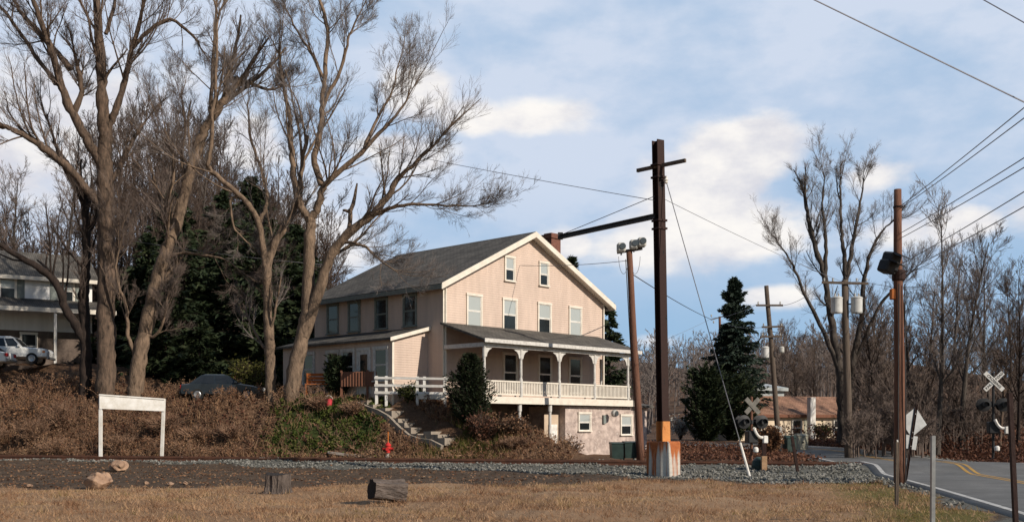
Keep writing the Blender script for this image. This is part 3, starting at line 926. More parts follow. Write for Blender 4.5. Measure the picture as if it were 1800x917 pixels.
def wire(a, b, r, label, sag=.2, mat='wire', group=None):
    o = MB().tube(catenary(a, b, sag), r, 5).build('overhead_wire', mat)
    return tag(o, label, 'wire', group)


# steel railway pole on its concrete block
g = ground_at(1166, 838)
sp_ = thing('railway_pole', (g[0], g[1], g[2]), 'tall dark rusty steel pole with side arm on a rust streaked concrete block', 'railway pole')
B = np.array(g); DP = g[1]
phi = math.radians(31.5); cp, s_p = math.cos(phi), math.sin(phi)
rot = lambda x, y: (x * cp - y * s_p, x * s_p + y * cp)


def zpx(py, d=DP): return CH + (YH - py) / F * d - B[2]


zt_, zo_, zb_ = zpx(247), zpx(740), zpx(775)
lean = lambda z: -.19 * max(0, z - zb_) / (zt_ - zb_)


def hbeam(z0, z1, grow=0.):
    mb = MB()
    for (x0, x1, y0, y1) in ((-.155, .155, -.155, -.125), (-.155, .155, .125, .155), (-.015, .015, -.125, .125)):
        x0, x1, y0, y1 = x0 - grow * (abs(x0) > .1), x1 + grow * (abs(x0) > .1), y0 - grow * (y0 < 0), y1 + grow * (y1 > 0)
        poly = [rot(x, y) for x, y in ((x0, y0), (x1, y0), (x1, y1), (x0, y1))]
        mb.prism(poly, lambda u, v, d: (u + lean(d), v, d), z0, z1)
    return mb


# rust streaks run down the concrete: real staining with its own shape
m, t, N, L, b = nt('rust_streaked_concrete')
b.inputs['Roughness'].default_value = .9
tc = N.new('ShaderNodeTexCoord')
mp = N.new('ShaderNodeMapping'); mp.inputs['Scale'].default_value = (5.2, 5.2, .22); L.new(tc.outputs['Object'], mp.inputs[0])
n1 = noise(mp.outputs[0], 1.0, 5, .6)
mp2 = N.new('ShaderNodeMapping'); mp2.inputs['Scale'].default_value = (.5, .5, 9.); L.new(tc.outputs['Object'], mp2.inputs[0])
n2 = noise(mp2.outputs[0], 1., 4, .5); n3 = noise(tc.outputs['Object'], 7., 8, .65)
conc = ramp(mth('ADD', mth('MULTIPLY', n2, .4), mth('MULTIPLY', n3, .6)), (.3, (.44, .42, .38)), (.7, (.62, .58, .51)))
rust = ramp(n3, (.3, (.30, .075, .02)), (.7, (.50, .16, .045)))
sepz = N.new('ShaderNodeSeparateXYZ'); L.new(tc.outputs['Object'], sepz.inputs[0])
rimr = mth('MULTIPLY', mrange(sepz.outputs['Z'], .55, 1.35), .16)
L.new(mixc(mrange(mth('ADD', n1, rimr), .49, .60), conc, rust), b.inputs['Base Color'])
bp = N.new('ShaderNodeBump'); bp.inputs['Strength'].default_value = .5; bp.inputs['Distance'].default_value = .03
L.new(mth('ADD', n2, mth('MULTIPLY', n3, .5)), bp.inputs['Height']); L.new(bp.outputs[0], b.inputs['Normal'])
MT['rustconcrete'] = m
blk = MB().cbox(-.44, .44, -.44, .44, -.5, zb_, .045).build('concrete_base', 'rustconcrete', sp_)
blk.rotation_euler = (0, 0, phi)
hbeam(zo_, zt_).build('mast', 'steel', sp_)
hbeam(zb_ - .02, zo_, .02).build('mast_foot', 'primer', sp_)
rel = lambda px, py, d: P(px, py, d) - B
a_, b_ = rel(1151, 380, DP - .05), rel(985, 416, DP + 4.9)
mb = MB().beam(a_ + (0, 0, .07), b_ + (0, 0, .07), .16, .03).beam(a_ - (0, 0, .07), b_ - (0, 0, .07), .16, .03).beam(a_, b_, .03, .11)
arm = mb.build('side_arm', 'steel_dark', sp_)
MB().box(b_[0] - .1, b_[0] + .1, b_[1] - .1, b_[1] + .1, b_[2] - .1, b_[2] + .16).build('arm_end', 'steel_dark', arm)
MB().beam(rel(1120, 300, DP + .55), rel(1205, 282, DP - .75), .10, .12).build('cross_arm', 'wood_grey', sp_)
MB().tube(catenary(rel(1150, 345, DP), rel(990, 411, DP + 4.85), 0), .014, 5).build('stay_wire', 'wire_grey', sp_)
for yy in (290, 312, 388, 402):
    z = zpx(yy); q = lean(z)
    mb = MB()
    poly = [rot(x, y) for x, y in ((-.2, -.2), (.2, -.2), (.2, .2), (-.2, .2))]
    mb.prism(poly, lambda u, v, d: (u + q, v, d), z - .035, z + .035); mb.build('clamp', 'steel', sp_)
ib = rel(1171, 318, DP - .2)
MB().lathe([(.03, 0), (.07, .04), (.04, .08), (.08, .13), (.04, .18), (.05, .24)], 10, (ib[0], ib[1], ib[2] - .1)).build('insulator', 'white', sp_)
ga = ground_at(1320, 846)
gl = catenary(rel(1172, 322, DP - .2), ga - B + (0, 0, .02), 0, 30)
MB().tube(gl, .016, 5).build('guy_wire', 'wire_grey', sp_)
MB().tube(catenary(gl[-1] * .78 + gl[0] * .22, gl[-1], 0, 8) + (0, 0, .02), .012, 5).build('guy_wire_lower', 'galv', sp_)
MB().tube(catenary(gl[-1] * .88 + gl[0] * .12, gl[-1] * .985 + gl[0] * .015, 0, 6), .045, 8).build('guy_guard', 'white', sp_)


def round_pole(name, base, top, r0, r1, mat, label, group=None, cat='pole'):
    o = thing(name, base, label, cat, group)
    d = np.asarray(top) - np.asarray(base)
    n = 9
    tt = np.linspace(-.03, 1, n)
    pts = tt[:, None] * d[None]
    pts[1:-1, :2] += np.sin(tt[1:-1, None] * 7 + base[0]) * .02
    rr = r0 + (r1 - r0) * np.clip(tt, 0, 1); rr[0] = r0
    MB().tube(pts, rr, 14).build('shaft', mat, o, True)
    return o


# lamp pole by the house
g = ground_at(1126, 808); top = P(1106, 441, g[1])
lp = round_pole('lamp_pole', g, top, .20, .155, 'wood', 'leaning brown wooden pole with grey flood lamps on top in front of the stone cellar')
tl = top - g
MB().beam(tl + np.array((-.62, .12, -.06)), tl + np.array((.62, -.16, .10)), .12, .14).build('cross_arm', 'wood_grey', lp)
for k, (dx, dy, dz) in enumerate(((-.42, -.1, .16), (.22, -.2, .30), (.62, -.28, .40))):
    c_ = tl + np.array((dx, dy, dz))
    hd = MB().cbox(c_[0] - .23, c_[0] + .23, c_[1] - .16, c_[1] + .24, c_[2] - .25, c_[2] + .25, .09).build('flood_lamp', 'lampgrey', lp)
    MB().lathe([(.165, 0), (.165, .05), (.14, .055)], 16, (c_[0] + .06, c_[1] - .15, c_[2] + .05), 'y').build('lens', 'lens', hd)
    MB().box(c_[0] - .04, c_[0] + .04, c_[1], c_[1] + .08, c_[2] - .38, c_[2] - .24).build('bracket', 'steel_dark', hd)
for sx_ in (-1, 1):                                   # slack cable loops below the lamps
    th = np.linspace(.1, PI - .1, 16)
    lpz = np.stack([tl[0] + sx_ * (.30 + .26 * np.cos(th)), np.full(16, tl[1] - .1), tl[2] - .2 - 1.0 * np.sin(th)], 1)
    MB().tube(lpz, .012, 4).build('cable_loop', 'wire_grey', lp)
cz = np.linspace(.02, .96, 12)[:, None] * tl[None] + np.array((-.21, -.04, 0)); MB().tube(cz, .022, 5).build('conduit', 'steel_dark', lp)

# wooden pole at the road with two black lamps
g = ground_at(1582, 851); DR = g[1]; top = P(1578, 333, DR)
wp = round_pole('utility_pole', g, top, .19, .112, 'wood', 'tall brown wooden pole at the road edge carrying two black lamps', 'wooden utility poles')
zf = lambda py: CH + (YH - py) / F * DR - g[2]
for (px, py, w_, h_, tilt) in ((1561, 462, .24, .27, .35), (1553, 471, .2, .19, .5)):
    c_ = P(px, py, DR) - g
    mb = MB().cbox(-w_, w_, -.2, .2, -h_, h_, .05)
    hd = mb.build('flood_lamp', 'black', wp); hd.location = c_ + np.array((0, -.22 if py < 465 else -.28, 0)); hd.rotation_euler = (.2, tilt * .5, .6)
    vz = MB().hexa([(-w_, -.2, h_ - .03), (w_, -.2, h_ - .03), (w_, -.5, h_ - .1), (-w_, -.5, h_ - .1)], [(-w_, -.2, h_), (w_, -.2, h_), (w_, -.5, h_ - .07), (-w_, -.5, h_ - .07)]).build('visor', 'black', hd)
MB().beam(P(1556, 478, DR) - g + (0, -.2, 0), P(1584, 482, DR) - g, .07, .07).build('bracket', 'steel_dark', wp)
MB().lathe([(.18, -.16), (.2, -.12), (.2, .12), (.18, .16)], 14, (-.04, 0, zf(484))).build('clamp', 'steel', wp)
MB().lathe([(.14, -.03), (.14, .03)], 14, (-.065, 0, zf(364))).build('clamp', 'steel', wp)
bx = P(1574, 517, DR) - g; MB().cbox(bx[0] - .17, bx[0] - .03, bx[1] - .12, bx[1] + .06, bx[2] - .16, bx[2] + .16, .02).build('meter_box', 'orange', wp)
for q in (.10, -.12): MB().tube(np.array([(q, -.20, .0), (q, -.20, 2.6), (q * .8, -.18, zf(500))]), .02, 5).build('conduit', 'steel_dark', wp)
WP, WPG = wp, g

# utility pole with crossarm and two transformers in front of the big bare tree
D4 = 60.
g = np.array(ground_at(1492, 806)); D4 = g[1]; top = P(1485, 492, D4)
u1 = round_pole('utility_pole', g, top, .23, .17, 'wood_grey', 'weathered utility pole with two white transformer cans below its crossarm', 'wooden utility poles')
rl_ = lambda px, py, dy=0.: P(px, py, D4) - g + np.array((0, dy, 0))
MB().beam(rl_(1443, 497, -.2), rl_(1524, 499, -.2), .11, .13).build('cross_arm', 'wood_grey', u1)
for px in (1447, 1462, 1504, 1521):
    c_ = rl_(px, 495, -.2); MB().lathe([(.03, 0), (.06, .04), (.035, .08), (.065, .12), (.03, .17)], 8, c_).build('insulator', 'lampgrey', u1)
for px in (1469, 1504):
    c_ = rl_(px, 537, -.2)
    tf = MB().lathe([(.27, -.44), (.30, -.38), (.30, .34), (.32, .36), (.32, .41), (.22, .47)], 18, c_).build('transformer', 'transformer', u1)
    for q in (-.1, .1): MB().lathe([(.035, 0), (.06, .05), (.03, .1), (.055, .15), (.025, .2)], 8, (c_[0] + q, c_[1], c_[2] + .45)).build('bushing', 'lampgrey', tf)
    MB().beam(c_ + (0, 0, .1), rl_(1486, 535), .06, .08).build('bracket', 'steel_dark', tf)
U1 = (u1, g, D4)

# pole with two crossarms beside the spruce
g = np.array(ground_at(1371, 797)); D5 = g[1]; top = P(1347, 502, D5)
u2 = round_pole('utility_pole', g, top, .17, .13, 'wood_grey', 'leaning grey utility pole with three short crossarms beside the tall spruce', 'wooden utility poles')
r5 = lambda px, py, dy=0.: P(px, py, D5) - g + np.array((0, dy, 0))
for (xa, xb, yy) in ((1328, 1375, 537), (1338, 1376, 575), (1336, 1374, 592)):
    am = MB().beam(r5(xa, yy, -.17), r5(xb, yy + (0 if yy == 537 else -1), -.17), .09, .11).build('cross_arm', 'wood_grey', u2)
    for q in (.08, .9):
        c_ = r5(xa + (xb - xa) * q, yy - 2, -.17); MB().lathe([(.03, 0), (.06, .05), (.03, .1), (.05, .15)], 8, c_).build('insulator', 'lampgrey', am)
c_ = r5(1343, 620, -.3); tf = MB().lathe([(.2, -.32), (.23, -.28), (.23, .26), (.25, .28), (.16, .38)], 16, c_).build('transformer', 'transformer', u2)
c_ = r5(1372, 615, -.25); MB().lathe([(.12, -.18), (.16, -.12), (.16, .14), (.1, .2)], 14, c_).build('street_lamp_head', 'lampgrey', u2)
c_ = (g * 0 + r5(1367, 757)); MB().hexa([(c_[0] - .28, c_[1] - .24, c_[2] - .3), (c_[0] + .28, c_[1] - .24, c_[2] - .3), (c_[0] + .28, c_[1] + .24, c_[2] - .3), (c_[0] - .28, c_[1] + .24, c_[2] - .3)],
     [(c_[0] - .2, c_[1] - .2, c_[2] + .32), (c_[0] + .17, c_[1] - .2, c_[2] + .32), (c_[0] + .17, c_[1] + .2, c_[2] + .32), (c_[0] - .2, c_[1] + .2, c_[2] + .32)]).build('pole_cover', 'lampgrey', u2)
c_ = r5(1369, 771); MB().lathe([(.22, -.12), (.22, .12)], 14, c_).build('white_band', 'white', u2)
c_ = r5(1370, 784); MB().lathe([(.20, -.34), (.20, .23)], 14, c_).build('black_band', 'black', u2)
U2 = (u2, g, D5)

# thin pole in front of the dark shrub
g = np.array(ground_at(1268, 771)); D6 = g[1]; top = P(1265, 556, D6)
u3 = round_pole('utility_pole', g, top, .17, .12, 'wood', 'thin reddish utility pole in front of the dark round evergreen shrub', 'wooden utility poles')
r6 = lambda px, py, dy=0.: P(px, py, D6) - g + np.array((0, dy, 0))
MB().beam(r6(1249, 562, -.12), r6(1270, 556, -.12), .08, .1).build('cross_arm', 'wood_grey', u3)
for px, py in ((1250, 557), (1268, 552), (1254, 568)):
    c_ = r6(px, py, -.12); MB().lathe([(.05, 0), (.09, .06), (.05, .12), (.09, .18), (.04, .24)], 8, c_).build('insulator', 'lampgrey', u3)
MB().tube(catenary(r6(1266, 600), r6(1320, 790, -14), 0), .012, 4).build('guy_wire', 'wire_grey', u3)
U3 = (u3, g, D6)

# wires
WA = lambda px, py, d: P(px, py, d)
wire(WA(1150, -137, 20), WA(2300, 423, 12.5), .011, 'thick wire slanting down across the top right sky, lower of two', .0, 'wire_pale')
wire(WA(1560, -95, 20), WA(2300, 321, 12.5), .010, 'wire cutting the top right corner of the sky', .0, 'wire_pale')
tw = 'wires running up right from the road side wooden pole'
for (y0, y1, lab) in ((360, -60, 'uppermost wire running up right from the wooden pole with black lamps'),
                      (364, -22, 'second wire from the top leaving the wooden pole with black lamps'),
                      (408, 84, 'third wire down of those leaving the wooden pole toward the upper right'),
                      (417, 112, 'fourth wire down of those leaving the wooden pole toward the upper right'),
                      (463, 150, 'fifth wire down of those leaving the wooden pole toward the right'),
                      (480, 189, 'lowest wire leaving the wooden pole with black lamps toward the right')):
    wire(WA(1586, y0, DR), WA(2100, y1, 12.5), .011, lab, .05, 'wire_grey', tw)
wire(WA(1524, 497, D4), WA(2000, 500, 48), .012, 'thin wire running level to the right from the transformer pole crossarm', .5, 'wire_grey')
wire(WA(500, 225, 68), WA(1150, 352, DP), .012, 'long thin wire from behind the left trees to the tall rusty steel pole', .15, 'wire_grey')
wire(WA(1168, 350, DP), WA(1483, 496, D4), .010, 'thin wire from the rusty steel pole to the transformer pole', .1, 'wire_grey')
lampd = lp.location[1]
wire(WA(1102, 458, lampd), WA(905, 466, 62.6), .016, 'service wire from the lamp pole to the attic gable of the beige house', .12, 'wire_grey')
wire(WA(1112, 482, lampd), WA(1250, 561, D6 - .1), .026, 'thick black cable from the lamp pole down to the thin reddish pole', .15)
sw = 'wires between the far utility poles'
for (a_, b_, lab) in (((1250, 558, D6), (1330, 535, D5), 'wire from the thin reddish pole to the top crossarm of the leaning grey pole'),
                      ((1268, 565, D6), (1340, 575, D5), 'wire from the thin reddish pole to the middle crossarm of the leaning grey pole'),
                      ((1374, 537, D5), (1446, 497, D4), 'upper wire from the leaning grey pole up to the transformer pole'),
                      ((1374, 592, D5), (1484, 570, D4), 'lower wire from the leaning grey pole to the transformer pole'),
                      ((1250, 560, D6), (1050, 640, 95), 'wire from the thin reddish pole leftward behind the big beige house')):
    wire(WA(*a_), WA(*b_), .013, lab, .25, 'wire_grey', sw)
wire(WA(-60, 365, 62), WA(640, 470, 66), .014, 'thin wire passing behind the left bare trees to the roof of the beige house', .5, 'wire_grey')


# ------------------------------------------------------------------ crossing signals
def lettering(parent, body, size, loc, rot_, mat='text'):
    c_ = bpy.data.curves.new('lettering', 'FONT'); c_.body = body; c_.size = size; c_.extrude = .002
    c_.align_x = 'CENTER'; c_.align_y = 'CENTER'; c_.space_character = 1.08; c_.offset = .006
    o = bpy.data.objects.new('lettering', c_); COL.objects.link(o); o.parent = parent
    o.location = loc; o.rotation_euler = rot_
    c_.materials.append(MT[mat])
    bpy.context.view_layer.update()
    me = bpy.data.meshes.new_from_object(o.evaluated_get(bpy.context.evaluated_depsgraph_get()))
    bpy.data.objects.remove(o); me.name = 'lettering'
    o = bpy.data.objects.new('lettering', me); COL.objects.link(o); o.parent = parent; o.location = loc; o.rotation_euler = rot_
    return o


def crossing_signal(loc, label, hx, hl, hg, yaw, mast, words, rx=.62, front=-1, armside=1):
    o = thing('crossing_signal', loc, label, 'crossing signal', 'railway crossing signals', yaw)
    MB().lathe([(.20, -.1), (.20, .12), (.09, .2), (.065, .3), (.065, hx + .42), (.03, hx + .46)], 12).build('mast', mast, o)
    f = front
    for k, (ang, dd) in enumerate(((45, .085), (-45, .115))):
        bl_ = MB().cbox(-rx, rx, -.012, .012, -.115, .115, .008).build('crossbuck', 'signface' if words else 'dullsign', o)
        bl_.location = (0, f * dd, hx); bl_.rotation_euler = (0, math.radians(-ang), 0)
        if words:
            if k == 1:
                lettering(bl_, 'CROSSING', .175, (0, -.015, 0), (PI / 2, 0, 0))
            else:
                lettering(bl_, 'RAIL', .165, (-.36, -.015, 0), (PI / 2, 0, 0)); lettering(bl_, 'ROAD', .165, (.36, -.015, 0), (PI / 2, 0, 0))
    MB().lathe([(.07, -.04), (.07, .04)], 10, (0, 0, hx)).build('clamp', 'steel_dark', o)
    MB().tube(np.array([(-.5, 0, hl), (.5, 0, hl)]), .045, 8).lathe([(.1, -.09), (.1, .09)], 10, (0, 0, hl)).build('light_arm', 'black', o)
    for q in (-.47, .47):
        for ff_ in (-1, 1):
            tg = MB().lathe([(.0, 0), (.33, .0), (.33, .02), (.12, .05), (.12, .16)], 20, (q, ff_ * .16, hl), 'y').build('signal_light', 'black', o)
            if ff_ > 0: tg.data.transform(Matrix.Translation((0, .0, 0)))
            hood = MB()
            th = np.linspace(-.15 * PI, 1.15 * PI, 12)
            for i in range(11):
                a0, a1 = th[i], th[i + 1]
                p0 = (q + .145 * math.cos(a0), hl + .145 * math.sin(a0)); p1 = (q + .145 * math.cos(a1), hl + .145 * math.sin(a1))
                y0, y1 = ff_ * .19, ff_ * .46
                r2 = 1.06
                o0 = (q + .145 * r2 * math.cos(a0), hl + .145 * r2 * math.sin(a0)); o1 = (q + .145 * r2 * math.cos(a1), hl + .145 * r2 * math.sin(a1))
                hood.hexa([(p0[0], y0, p0[1]), (p1[0], y0, p1[1]), (o1[0], y0, o1[1]), (o0[0], y0, o0[1])],
                          [(p0[0], y1, p0[1]), (p1[0], y1, p1[1]), (o1[0], y1, o1[1]), (o0[0], y1, o0[1])])
            hood.build('hood', 'black', tg)
            MB().lathe([(.135, 0), (.135, .012)], 16, (q, ff_ * .175 - .006, hl), 'y').build('lens', 'signal_red', tg)
    gm = MB().cbox(-.26, .26, -.22, .24, hg - .33, hg + .27, .04).build('gate_machine', 'black', o)
    s_ = armside
    pts = np.array([(s_ * -.02, -.30, hg + .38), (s_ * .12, -.30, hg + .1), (s_ * .32, -.30, hg - .06), (s_ * .62, -.30, hg - .04)])
    MB().tube(catmull(pts, 10), .075, 8).build('counterweight_arm', 'white', o)
    MB().cbox(min(s_ * .44, s_ * .68), max(s_ * .44, s_ * .68), -.40, -.22, hg - .34, hg + .02, .03).build('counterweight', 'white', o)
    MB().lathe([(.08, 0), (.13, .05), (.13, .2), (.07, .27)], 12, (s_ * .10, -.24, .55)).build('bell', 'white', o)
    return o


MT['dullsign'] = pm('dull_sign_back', (.20, .19, .165), (.12, .11, .095), 5., .7)
MT['signface'] = pm('white_sign_face', (.78, .77, .73), (.66, .64, .60), 5., .45)
d_ = 54.; b_ = P(1746, 806, d_); b_[2] = tz(b_[0], b_[1])
zz = lambda py, d: CH + (YH - py) / F * d
crossing_signal(b_, 'railroad crossing signal with lettered white crossbuck and black lamps right of the road', zz(670, d_) - b_[2], zz(711, d_) - b_[2], zz(750, d_) - b_[2], -.10, 'black', True)
d_ = 52.; b_ = P(1321, 806, d_); b_[2] = tz(b_[0], b_[1])
crossing_signal(b_, 'low railroad crossing signal with dull crossbuck and rusty mast left of the road', zz(713, d_) - b_[2], zz(741, d_) - b_[2], zz(766, d_) - b_[2], .25, 'wood', False, .50)


# ------------------------------------------------------------------ signs, posts
g = ground_at(1591, 846); d_ = g[1]
ds = thing('road_sign', g, 'leaning road sign seen from behind, grey diamond over a small plate on dark post', 'road sign')
ds.rotation_euler = (0, math.radians(9.3), math.radians(14))
hz = 2.52
MB().box(-.035, .035, -.018, .0, -.2, hz).box(-.035, -.027, -.05, -.018, -.2, hz).box(.027, .035, -.05, -.018, -.2, hz).build('post', 'steel', ds)
pl = MB().cbox(-.35, .35, .003, .012, -.35, .35, .004).build('diamond_plate', 'signback', ds); pl.location = (0, 0, 1.93); pl.rotation_euler = (0, PI / 4, 0)
MB().cbox(-.23, .23, .003, .012, 1.06, 1.50, .004).build('small_plate', 'signback', ds)
for z in (1.6, 2.2, 1.15, 1.42): MB().lathe([(.018, 0), (.018, .012)], 8, (0, -.032, z), 'y').build('bolt', 'galv', ds)

for (x0, y0, x1, y1, w_, mat, lab, nm) in (
        (1576, 890, 1577, 776, .085, 'wood_grey', 'short grey wooden stake in the grass just left of the wooden pole', 'wooden_stake'),
        (1639, 945, 1640, 765, .075, 'galv', 'slim grey metal post standing in the grass before the road', 'metal_post'),
        (1787, 935, 1775, 690, .085, 'steel', 'leaning dark rusty post at the right edge before the road', 'rusty_post'),
        (1404, 831, 1392, 766, .12, 'steel', 'short leaning rusty post on the gravel left of the road', 'rusty_post')):
    g = ground_at(x0, y0); tp = P(x1, y1, g[1])
    d = tp - g
    o = MB().beam((0, 0, -.2), d, w_, w_ * .8).build(nm, mat); o.location = g
    tag(o, lab, 'post')
    if nm == 'wooden_stake':                    # split top
        MB().beam(d * .985 + (.015, 0, 0), d * 1.03 + (-.0, 0, 0), .03, .03).build('splinter', 'white', o)

# platform name board left blank
g0 = ground_at(177, 809); g1 = ground_at(284, 809)
dd = (g0[1] + g1[1]) / 2
dd = 53.3; p0, p1 = P(177, 808, dd - .4), P(284, 808, dd + .5)
p0[2] = tz(p0[0], p0[1]); p1[2] = tz(p1[0], p1[1])
cm = (p0 + p1) / 2
sg = thing('name_board', cm, 'blank white board on two white posts standing by the railway track', 'sign board')
a0, a1 = p0 - cm, p1 - cm
za = CH + (YH - 694) / F * dd - cm[2]; zb2 = CH + (YH - 701) / F * dd - cm[2]
zl0 = CH + (YH - 718) / F * dd - cm[2]; zl1 = CH + (YH - 722) / F * dd - cm[2]
for q, z_, dx in ((a0, za, 0), (a1, zb2, .12)):
    MB().beam(q - (0, 0, .3), np.array((q[0] + dx, q[1], z_ + .03)), .14, .14, (0, 1, 0)).build('post', 'white', sg)
x0, x1 = a0[0] - .02, a1[0] + .16
MB().hexa([(x0, a0[1] - .11, zl0), (x1, a1[1] - .11, zl1), (x1, a1[1] - .072, zl1), (x0, a0[1] - .072, zl0)],
          [(x0, a0[1] - .11, za - .02), (x1, a1[1] - .11, zb2 - .02), (x1, a1[1] - .072, zb2 - .02), (x0, a0[1] - .072, za - .02)]).build('board', 'white', sg)
MB().beam((x0 - .02, a0[1] - .09, za + .01), (x1 + .02, a1[1] - .09, zb2 + .01), .12, .06).build('cap_rail', 'white', sg)

# hydrant with marker rod
g = ground_at(682, 806)
hy = thing('fire_hydrant', g, 'small red fire hydrant with a thin marker rod at the foot of the bank', 'fire hydrant')
MB().lathe([(.13, -.1), (.13, .12), (.09, .14), (.09, .26)], 14).build('foot', 'white', hy)
MB().lathe([(.12, .26), (.15, .28), (.15, .33), (.13, .35), (.13, .6), (.16, .62), (.16, .66), (.12, .72), (.05, .78), (.035, .82)], 16).build('barrel', 'red', hy)
for sx_ in (-1, 1): MB().lathe([(.065, 0), (.065, .1), (.075, .1), (.075, .14)], 12, (sx_ * .12 if sx_ > 0 else -.26, 0, .48), 'x').build('nozzle', 'red', hy)
MB().lathe([(.08, 0), (.08, .1), (.09, .1), (.09, .14)], 12, (0, -.12, .46), 'y').build('nozzle', 'red', hy)
MB().tube(np.array([(.0, .02, .75), (.01, .02, 1.0), (.0, .02, 1.32)]), .022, 6).build('marker_rod', 'amber', hy)


# stumps, rocks, planks
def lump(name, mat, loc, r, seed, label, cat, rough=.28, group=None, flatten=1.):
    rng = np.random.default_rng(seed)
    import bmesh
    bm = bmesh.new(); bmesh.ops.create_icosphere(bm, subdivisions=4, radius=1)
    ph = rng.uniform(0, 6, (8, 3)); fr_ = rng.uniform(1.2, 4.2, (8, 3)); cut = rng.standard_normal((9, 3)); cut /= np.linalg.norm(cut, axis=1, keepdims=True); off = rng.uniform(.55, .85, 9)
    for v in bm.verts:
        p = np.array(v.co)
        for c_, o_ in zip(cut, off):                 # knock flat facets off it
            d = p @ c_
            if d > o_: p = p - c_ * (d - o_) * .85
        n = sum(math.sin(f @ p + q[0]) * (1 / (1 + i)) for i, (f, q) in enumerate(zip(fr_ * 1.6, ph)))
        p = p * (1 + rough * .3 * n)
        v.co = Vector(p * np.array(r))
    me = bpy.data.meshes.new(name); bm.to_mesh(me); bm.free(); me.materials.append(MT[mat])
    o = bpy.data.objects.new(name, me); COL.objects.link(o); o.location = [float(q) for q in loc]
    o.rotation_euler = (rng.uniform(-.2, .2), rng.uniform(-.2, .2), rng.uniform(0, 6))
    return tag(o, label, cat, group)


g = ground_at(174, 860); lump('rock', 'rock', g + (0, 0, .24), (.40, .34, .31), 4, 'larger tan boulder below the white name board', 'rock', .3)
g = ground_at(209, 828); lump('rock', 'rock', g + (0, 0, .19), (.38, .3, .27), 9, 'smaller tan boulder nearer the right leg of the white name board', 'rock', .3)
for k, (px, py, r_) in enumerate(((258, 851, .09), (300, 853, .11), (325, 851, .10), (52, 856, .09))):
    g = ground_at(px, py); lump('rock', 'rock', g + (0, 0, .04), (r_, r_, r_ * .7), 20 + k, 'fist sized tan stone at the edge of the dry grass', 'stone', .3, 'small stones at the grass edge')


def stump(loc, r, h, tilt, rz, seed, label):
    rng = np.random.default_rng(seed)
    o = thing('tree_stump', loc, label, 'tree stump', None, rz); o.rotation_euler = (tilt, 0, rz)
    k = 40; th = np.arange(k) * 2 * PI / k
    ridge = 1 + .07 * np.sin(th * 5 + seed) + .05 * np.sin(th * 9 + 2) + .03 * rng.standard_normal(k)
    v, f = [], []
    hs_ = (-.15, 0, .12, .35, .7, 1.)
    for i, q in enumerate(hs_):
        fl_ = 1 + .22 * (1 - min(1, max(q, 0) / .4)) ** 2
        for j in range(k):
            rr = r * ridge[j] * fl_ * (1 + .015 * rng.standard_normal())
            v.append((rr * math.cos(th[j]), rr * math.sin(th[j]), h * q + (.05 * math.sin(th[j] * 2 + seed) * r if q == 1 else 0)))
    n = len(hs_)
    f = [(i * k + j, i * k + (j + 1) % k, (i + 1) * k + (j + 1) % k, (i + 1) * k + j) for i in range(n - 1) for j in range(k)]
    meshobj('bark', [(v, f)], 'stump', o)
    tp = np.array(v[-k:])
    c_ = tp.mean(0); vv = [c_]; ff_ = []
    for q in (.5, 1.):
        vv += list(c_ + (tp - c_) * q + (0, 0, .004))
    ff_ = [(0, 1 + j, 1 + (j + 1) % k) for j in range(k)] + [(1 + j, 1 + k + j, 1 + k + (j + 1) % k, 1 + (j + 1) % k) for j in range(k)]
    meshobj('cut_face', [(vv, ff_)], 'cutwood', o)
    return o


g = ground_at(488, 866); stump(g, .31, .50, 0.06, .4, 3, 'upright grey tree stump standing in the dry grass')
g = ground_at(690, 881)
st = stump(g + np.array((.14, 0, .24)), .24, .70, PI / 2 - .1, math.radians(-58), 5, 'short log section lying on the grass with its dark cut end showing')
for (px, py, dx, dy, ln, mat, lab, th_) in ((602, 803, 1, -.1, 1.5, 'plank', 'pale grey plank lying across the brush by the rails, left one', .12),
                                        (640, 806, 1, .1, 1.0, 'plank', 'short grey plank lying beside the longer plank at the rails', .1),
                                        (818, 806, 1, .12, 2.2, 'tan_plank', 'long tan timber lying low along the far rail', .12),
                                        (782, 804, .5, .1, .35, 'tan_plank', 'tan timber block end at the far rail', .26)):
    g = ground_at(px, py); d = np.array((dx, dy, -.12 if mat == 'plank' else 0)); d /= np.linalg.norm(d)
    o = MB().beam(-d * ln / 2, d * ln / 2, .2, th_).build('timber', mat); o.location = g + np.array((0, .1, .12)); tag(o, lab, 'timber')

# ------------------------------------------------------------------ things round the big house
# two-rail white fence left of the porch
fa, fb = P(662, 692, 57.0), P(786, 694, 56.4)
fa[2], fb[2] = P(662, 691, 57.0)[2], P(786, 693, 56.4)[2]
gz_ = min(tz(fa[0], fa[1]), tz(fb[0], fb[1])) - .1
fr = thing('white_fence', (fa[0], fa[1], gz_), 'white post and rail fence on top of the bank left of the porch', 'fence')
A0 = fa - np.array((fa[0], fa[1], gz_)); A1 = fb - np.array((fa[0], fa[1], gz_))
hh = .86
for q in (0., .14, .58, .68, .97):
    p = A0 * (1 - q) + A1 * q
    MB().box(p[0] - .07, p[0] + .07, p[1] - .07, p[1] + .07, -.7, p[2] + hh + .06).build('post', 'white', fr)
for z, th_ in ((hh - .04, .12), (hh * .5, .13), (.05, .14)):
    MB().beam(A0 + (-.1, -.09, z), A1 + (.1, -.09, z), .05, th_).build('rail', 'white', fr)
MB().beam(A0 * .4 + A1 * .6 + (0, -.16, -.12), A1 + (-.1, -.16, -.14), .06, .28).build('skirt_board', 'trim', fr)

